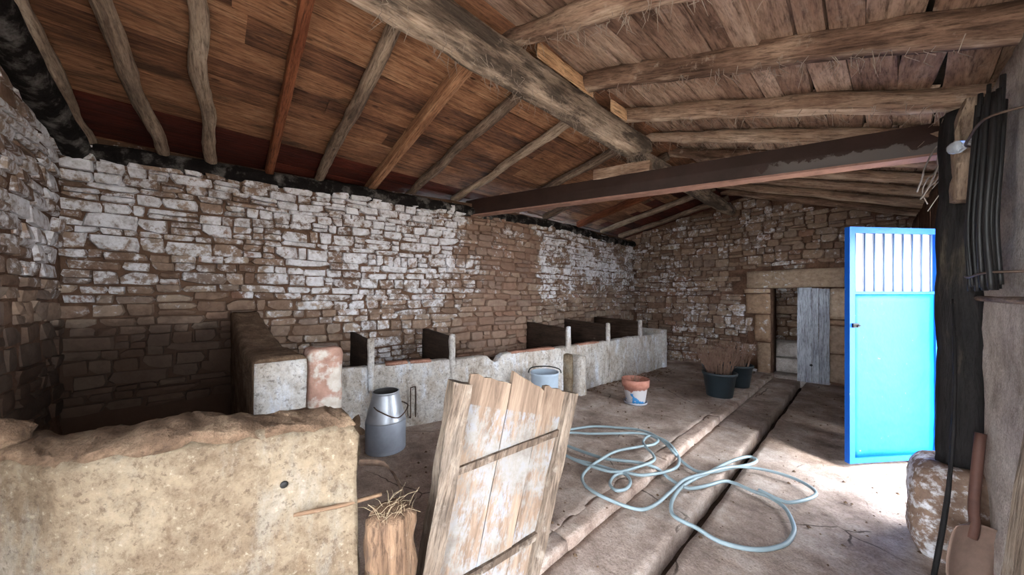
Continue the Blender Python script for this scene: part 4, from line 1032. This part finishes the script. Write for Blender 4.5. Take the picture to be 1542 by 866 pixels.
a = PZ(1402, 893, .004); pole('long_stick', [a, a.lerp(Vector((.355, 2.93, 1.45)), .35) + Vector((.012, .01, 0)), a.lerp(Vector((.335, 2.90, 1.45)), .7), Vector((.30, 2.93, 1.45))], [.011, .009, .007, .004], M['darkpost'], 'thin grey stick leaning upright in front of the blackened post', 'stick', None, .002, 5, 8)
sawn('leaning_plank', (.255, 1.66, .006), (.365, 1.69, 1.30), .22, .035, M['gatestile'], 'rough plank leaning on the right wall in the bottom right corner', 'plank', None, 3, .006, up=(1, 0.25, 0), cuts=(16, 4, 2))
# bundle of black cables and the rail below it
M['web0'] = simple_mat('dusty_wire', lin(120, 112, 106), .8)
cb = empty('cable_bundle', (.36, 2.6, 1.5)); tag(cb, 'bundle of black cables hanging on the right wall above a rail', 'cables')
M['cable'] = simple_mat('black_rubber_cable', lin(22, 21, 22), .55, 0, .4, .4, 20)
rc = random.Random(8)
for k in range(30):
    y = 2.26 + .36 * k / 29 + rc.uniform(-.012, .012); x = XR - .05 - rc.uniform(0, .04) - .02 * math.sin(k / 29 * math.pi); bm = bmesh.new()
    tube(bm, catmull([(x + .02, y * .8 + .2 * 2.62, 2.30 + rc.uniform(-.05, .06)), (x, y, 2.0), (x - .01, y + rc.uniform(-.01, .01), 1.75), (x, y + rc.uniform(-.015, .015), 1.485 + rc.uniform(0, .03))], 5), rc.uniform(.006, .010), 7)
    link('cable', mesh_of(bm, 'cable', True), M['cable'], cb)
for zz in (2.17, 1.56):
    bm = bmesh.new(); tube(bm, catmull([(XR - .02, 2.22, zz), (XR - .10, 2.26, zz), (XR - .115, 2.45, zz - .01), (XR - .10, 2.62, zz), (XR - .02, 2.66, zz)], 5), .005, 6); link('tie_wire', mesh_of(bm, 'tie', True), M['rust'], cb)
o = pole('wall_rail', [(XR - .035, 1.6, 1.455), (XR - .04, 2.2, 1.452), (XR - .035, 2.9, 1.455)], .014, M['rafter'], 'thin grey rail fixed along the right wall under the black cables', 'rail', None, .002, 3, 8)
# bare bulb at the end of the tie beam
bpz = PXc(1441, 222, .30); lbm = empty('light_bulb', bpz); tag(lbm, 'bare unlit glass bulb at the right end of the brown tie beam', 'light bulb')
s = NT('clear_glass'); s.b.inputs['Transmission Weight'].default_value = .75; M['glass'] = s.done(lin(214, 222, 232), .08, None, 0, .5)
Rb = Matrix.Translation(bpz) @ Matrix.Rotation(math.radians(75), 4, 'Y')
bm = bmesh.new(); lathe(bm, [(.0005, -.034), (.018, -.030), (.030, -.014), (.032, .004), (.024, .024), (.015, .04), (.014, .05)], 20, Rb, True); link('glass', mesh_of(bm, 'glass', True), M['glass'], lbm)
bm = bmesh.new(); lathe(bm, [(.014, .045), (.02, .048), (.022, .085), (.012, .095)], 16, Rb, True); link('socket', mesh_of(bm, 'socket', True), M['white_sheet'], lbm)
bm = bmesh.new(); tube(bm, catmull([Rb @ Vector((0, 0, .09)), bpz + Vector((.09, .03, -.10)), bpz + Vector((.06, .10, -.28)), bpz + Vector((.08, .25, -.38)), bpz + Vector((.10, .5, -.52))], 6), .004, 6); link('flex', mesh_of(bm, 'flex', True), M['rust'], lbm)

wt = bmesh.new(); rw = random.Random(19)
for k in range(7):
    a = Vector((.33 + rw.uniform(-.05, .03), 3.2 + rw.uniform(-.1, .35), 2.42 + rw.uniform(-.05, .06))); q = [a]
    for m in range(4): q.append(q[-1] + Vector((rw.uniform(-.05, .03), rw.uniform(-.06, .16), rw.uniform(-.13, -.02))))
    for v in q: v.x = max(.17, min(.385, v.x))
    tube(wt, catmull(q, 5), rw.choice((.0025, .0035, .005)), 6)
tag(link('wire_tangle', mesh_of(wt, 'wires', True), M['web0']), 'tangle of dusty old wires hanging beside the bulb above the blue door', 'wires')
dp = PZ(533, 652, ZP); bm = bmesh.new(); bmesh.ops.create_icosphere(bm, subdivisions=4, radius=1)
for v in bm.verts:
    q = v.co; f = 1 + .25 * nz(q, 2.2, 4) + .12 * nz(q, 6, 5); v.co = Vector((dp.x - .12 + q.x * .20 * f, dp.y + q.y * .20 * f, max(ZP - .02, ZP + q.z * .30 * f)))
tag(link('dirt_heap', mesh_of(bm, 'heap', True), M['crust']), 'small brown heap of dirt at the foot of the manger behind the milk can', 'dirt heap')

# ------------------------------------------------------------------ litter and cobwebs (uncountable)
rd = random.Random(77); bm = bmesh.new()
def crumb(c, r):
    vs = []
    for d in ((1, 0, 0), (0, 1, 0), (-1, 0, 0), (0, -1, 0)): vs.append(bm.verts.new(c + Vector(d) * r * rd.uniform(.6, 1.2)))
    t = bm.verts.new(c + Vector((0, 0, r * rd.uniform(.5, .9))))
    for k in range(4): bm.faces.new((vs[k], vs[(k + 1) % 4], t))
for k in range(900):
    x, y = rd.uniform(-3.2, .35), rd.uniform(.9, 7.2)
    if XC0 - .03 < x < XC1 + .03 or x < XT(y) + .05: continue
    crumb(Vector((x, y, (ZP if x < XK else 0) - .002 + .006)), rd.choice((.005, .006, .008, .01, .016)))
for k in range(260):
    y = rd.uniform(4.1, 6.4); x = XT(y) + .02 + abs(rd.gauss(0, .16)); crumb(Vector((x, y, ZP)), rd.uniform(.01, .035))
tag(link('floor_litter', mesh_of(bm, 'litter', False), M['crust']), 'crumbs of stone and earth scattered over the floor', 'litter', kind='stuff')
bm = bmesh.new()
for k in range(520):
    if k < 330:
        y = rd.choice([1.62, 2.4, 3.12, 3.78]) + rd.uniform(-.06, .06); x = rd.uniform(XRIDGE, .3); z = zr(x) - .06
    else:
        x = XRIDGE + rd.uniform(-.1, .1); y = rd.uniform(.6, 3.6); z = 2.99
    L = rd.uniform(.03, .12); a = Vector((x, y, z + .02))
    tube(bm, [a, a + Vector((rd.uniform(-.03, .03), rd.uniform(-.03, .03), -L * .5)), a + Vector((rd.uniform(-.05, .05), rd.uniform(-.05, .05), -L))], [.0022, .0016, .0009], 4)
M['web'] = simple_mat('dusty_cobweb', lin(150, 136, 124), .95)
tag(link('cobweb_threads', mesh_of(bm, 'web'), M['web']), 'dusty cobweb threads hanging from the roof logs and ridge beam', 'cobweb', kind='stuff')
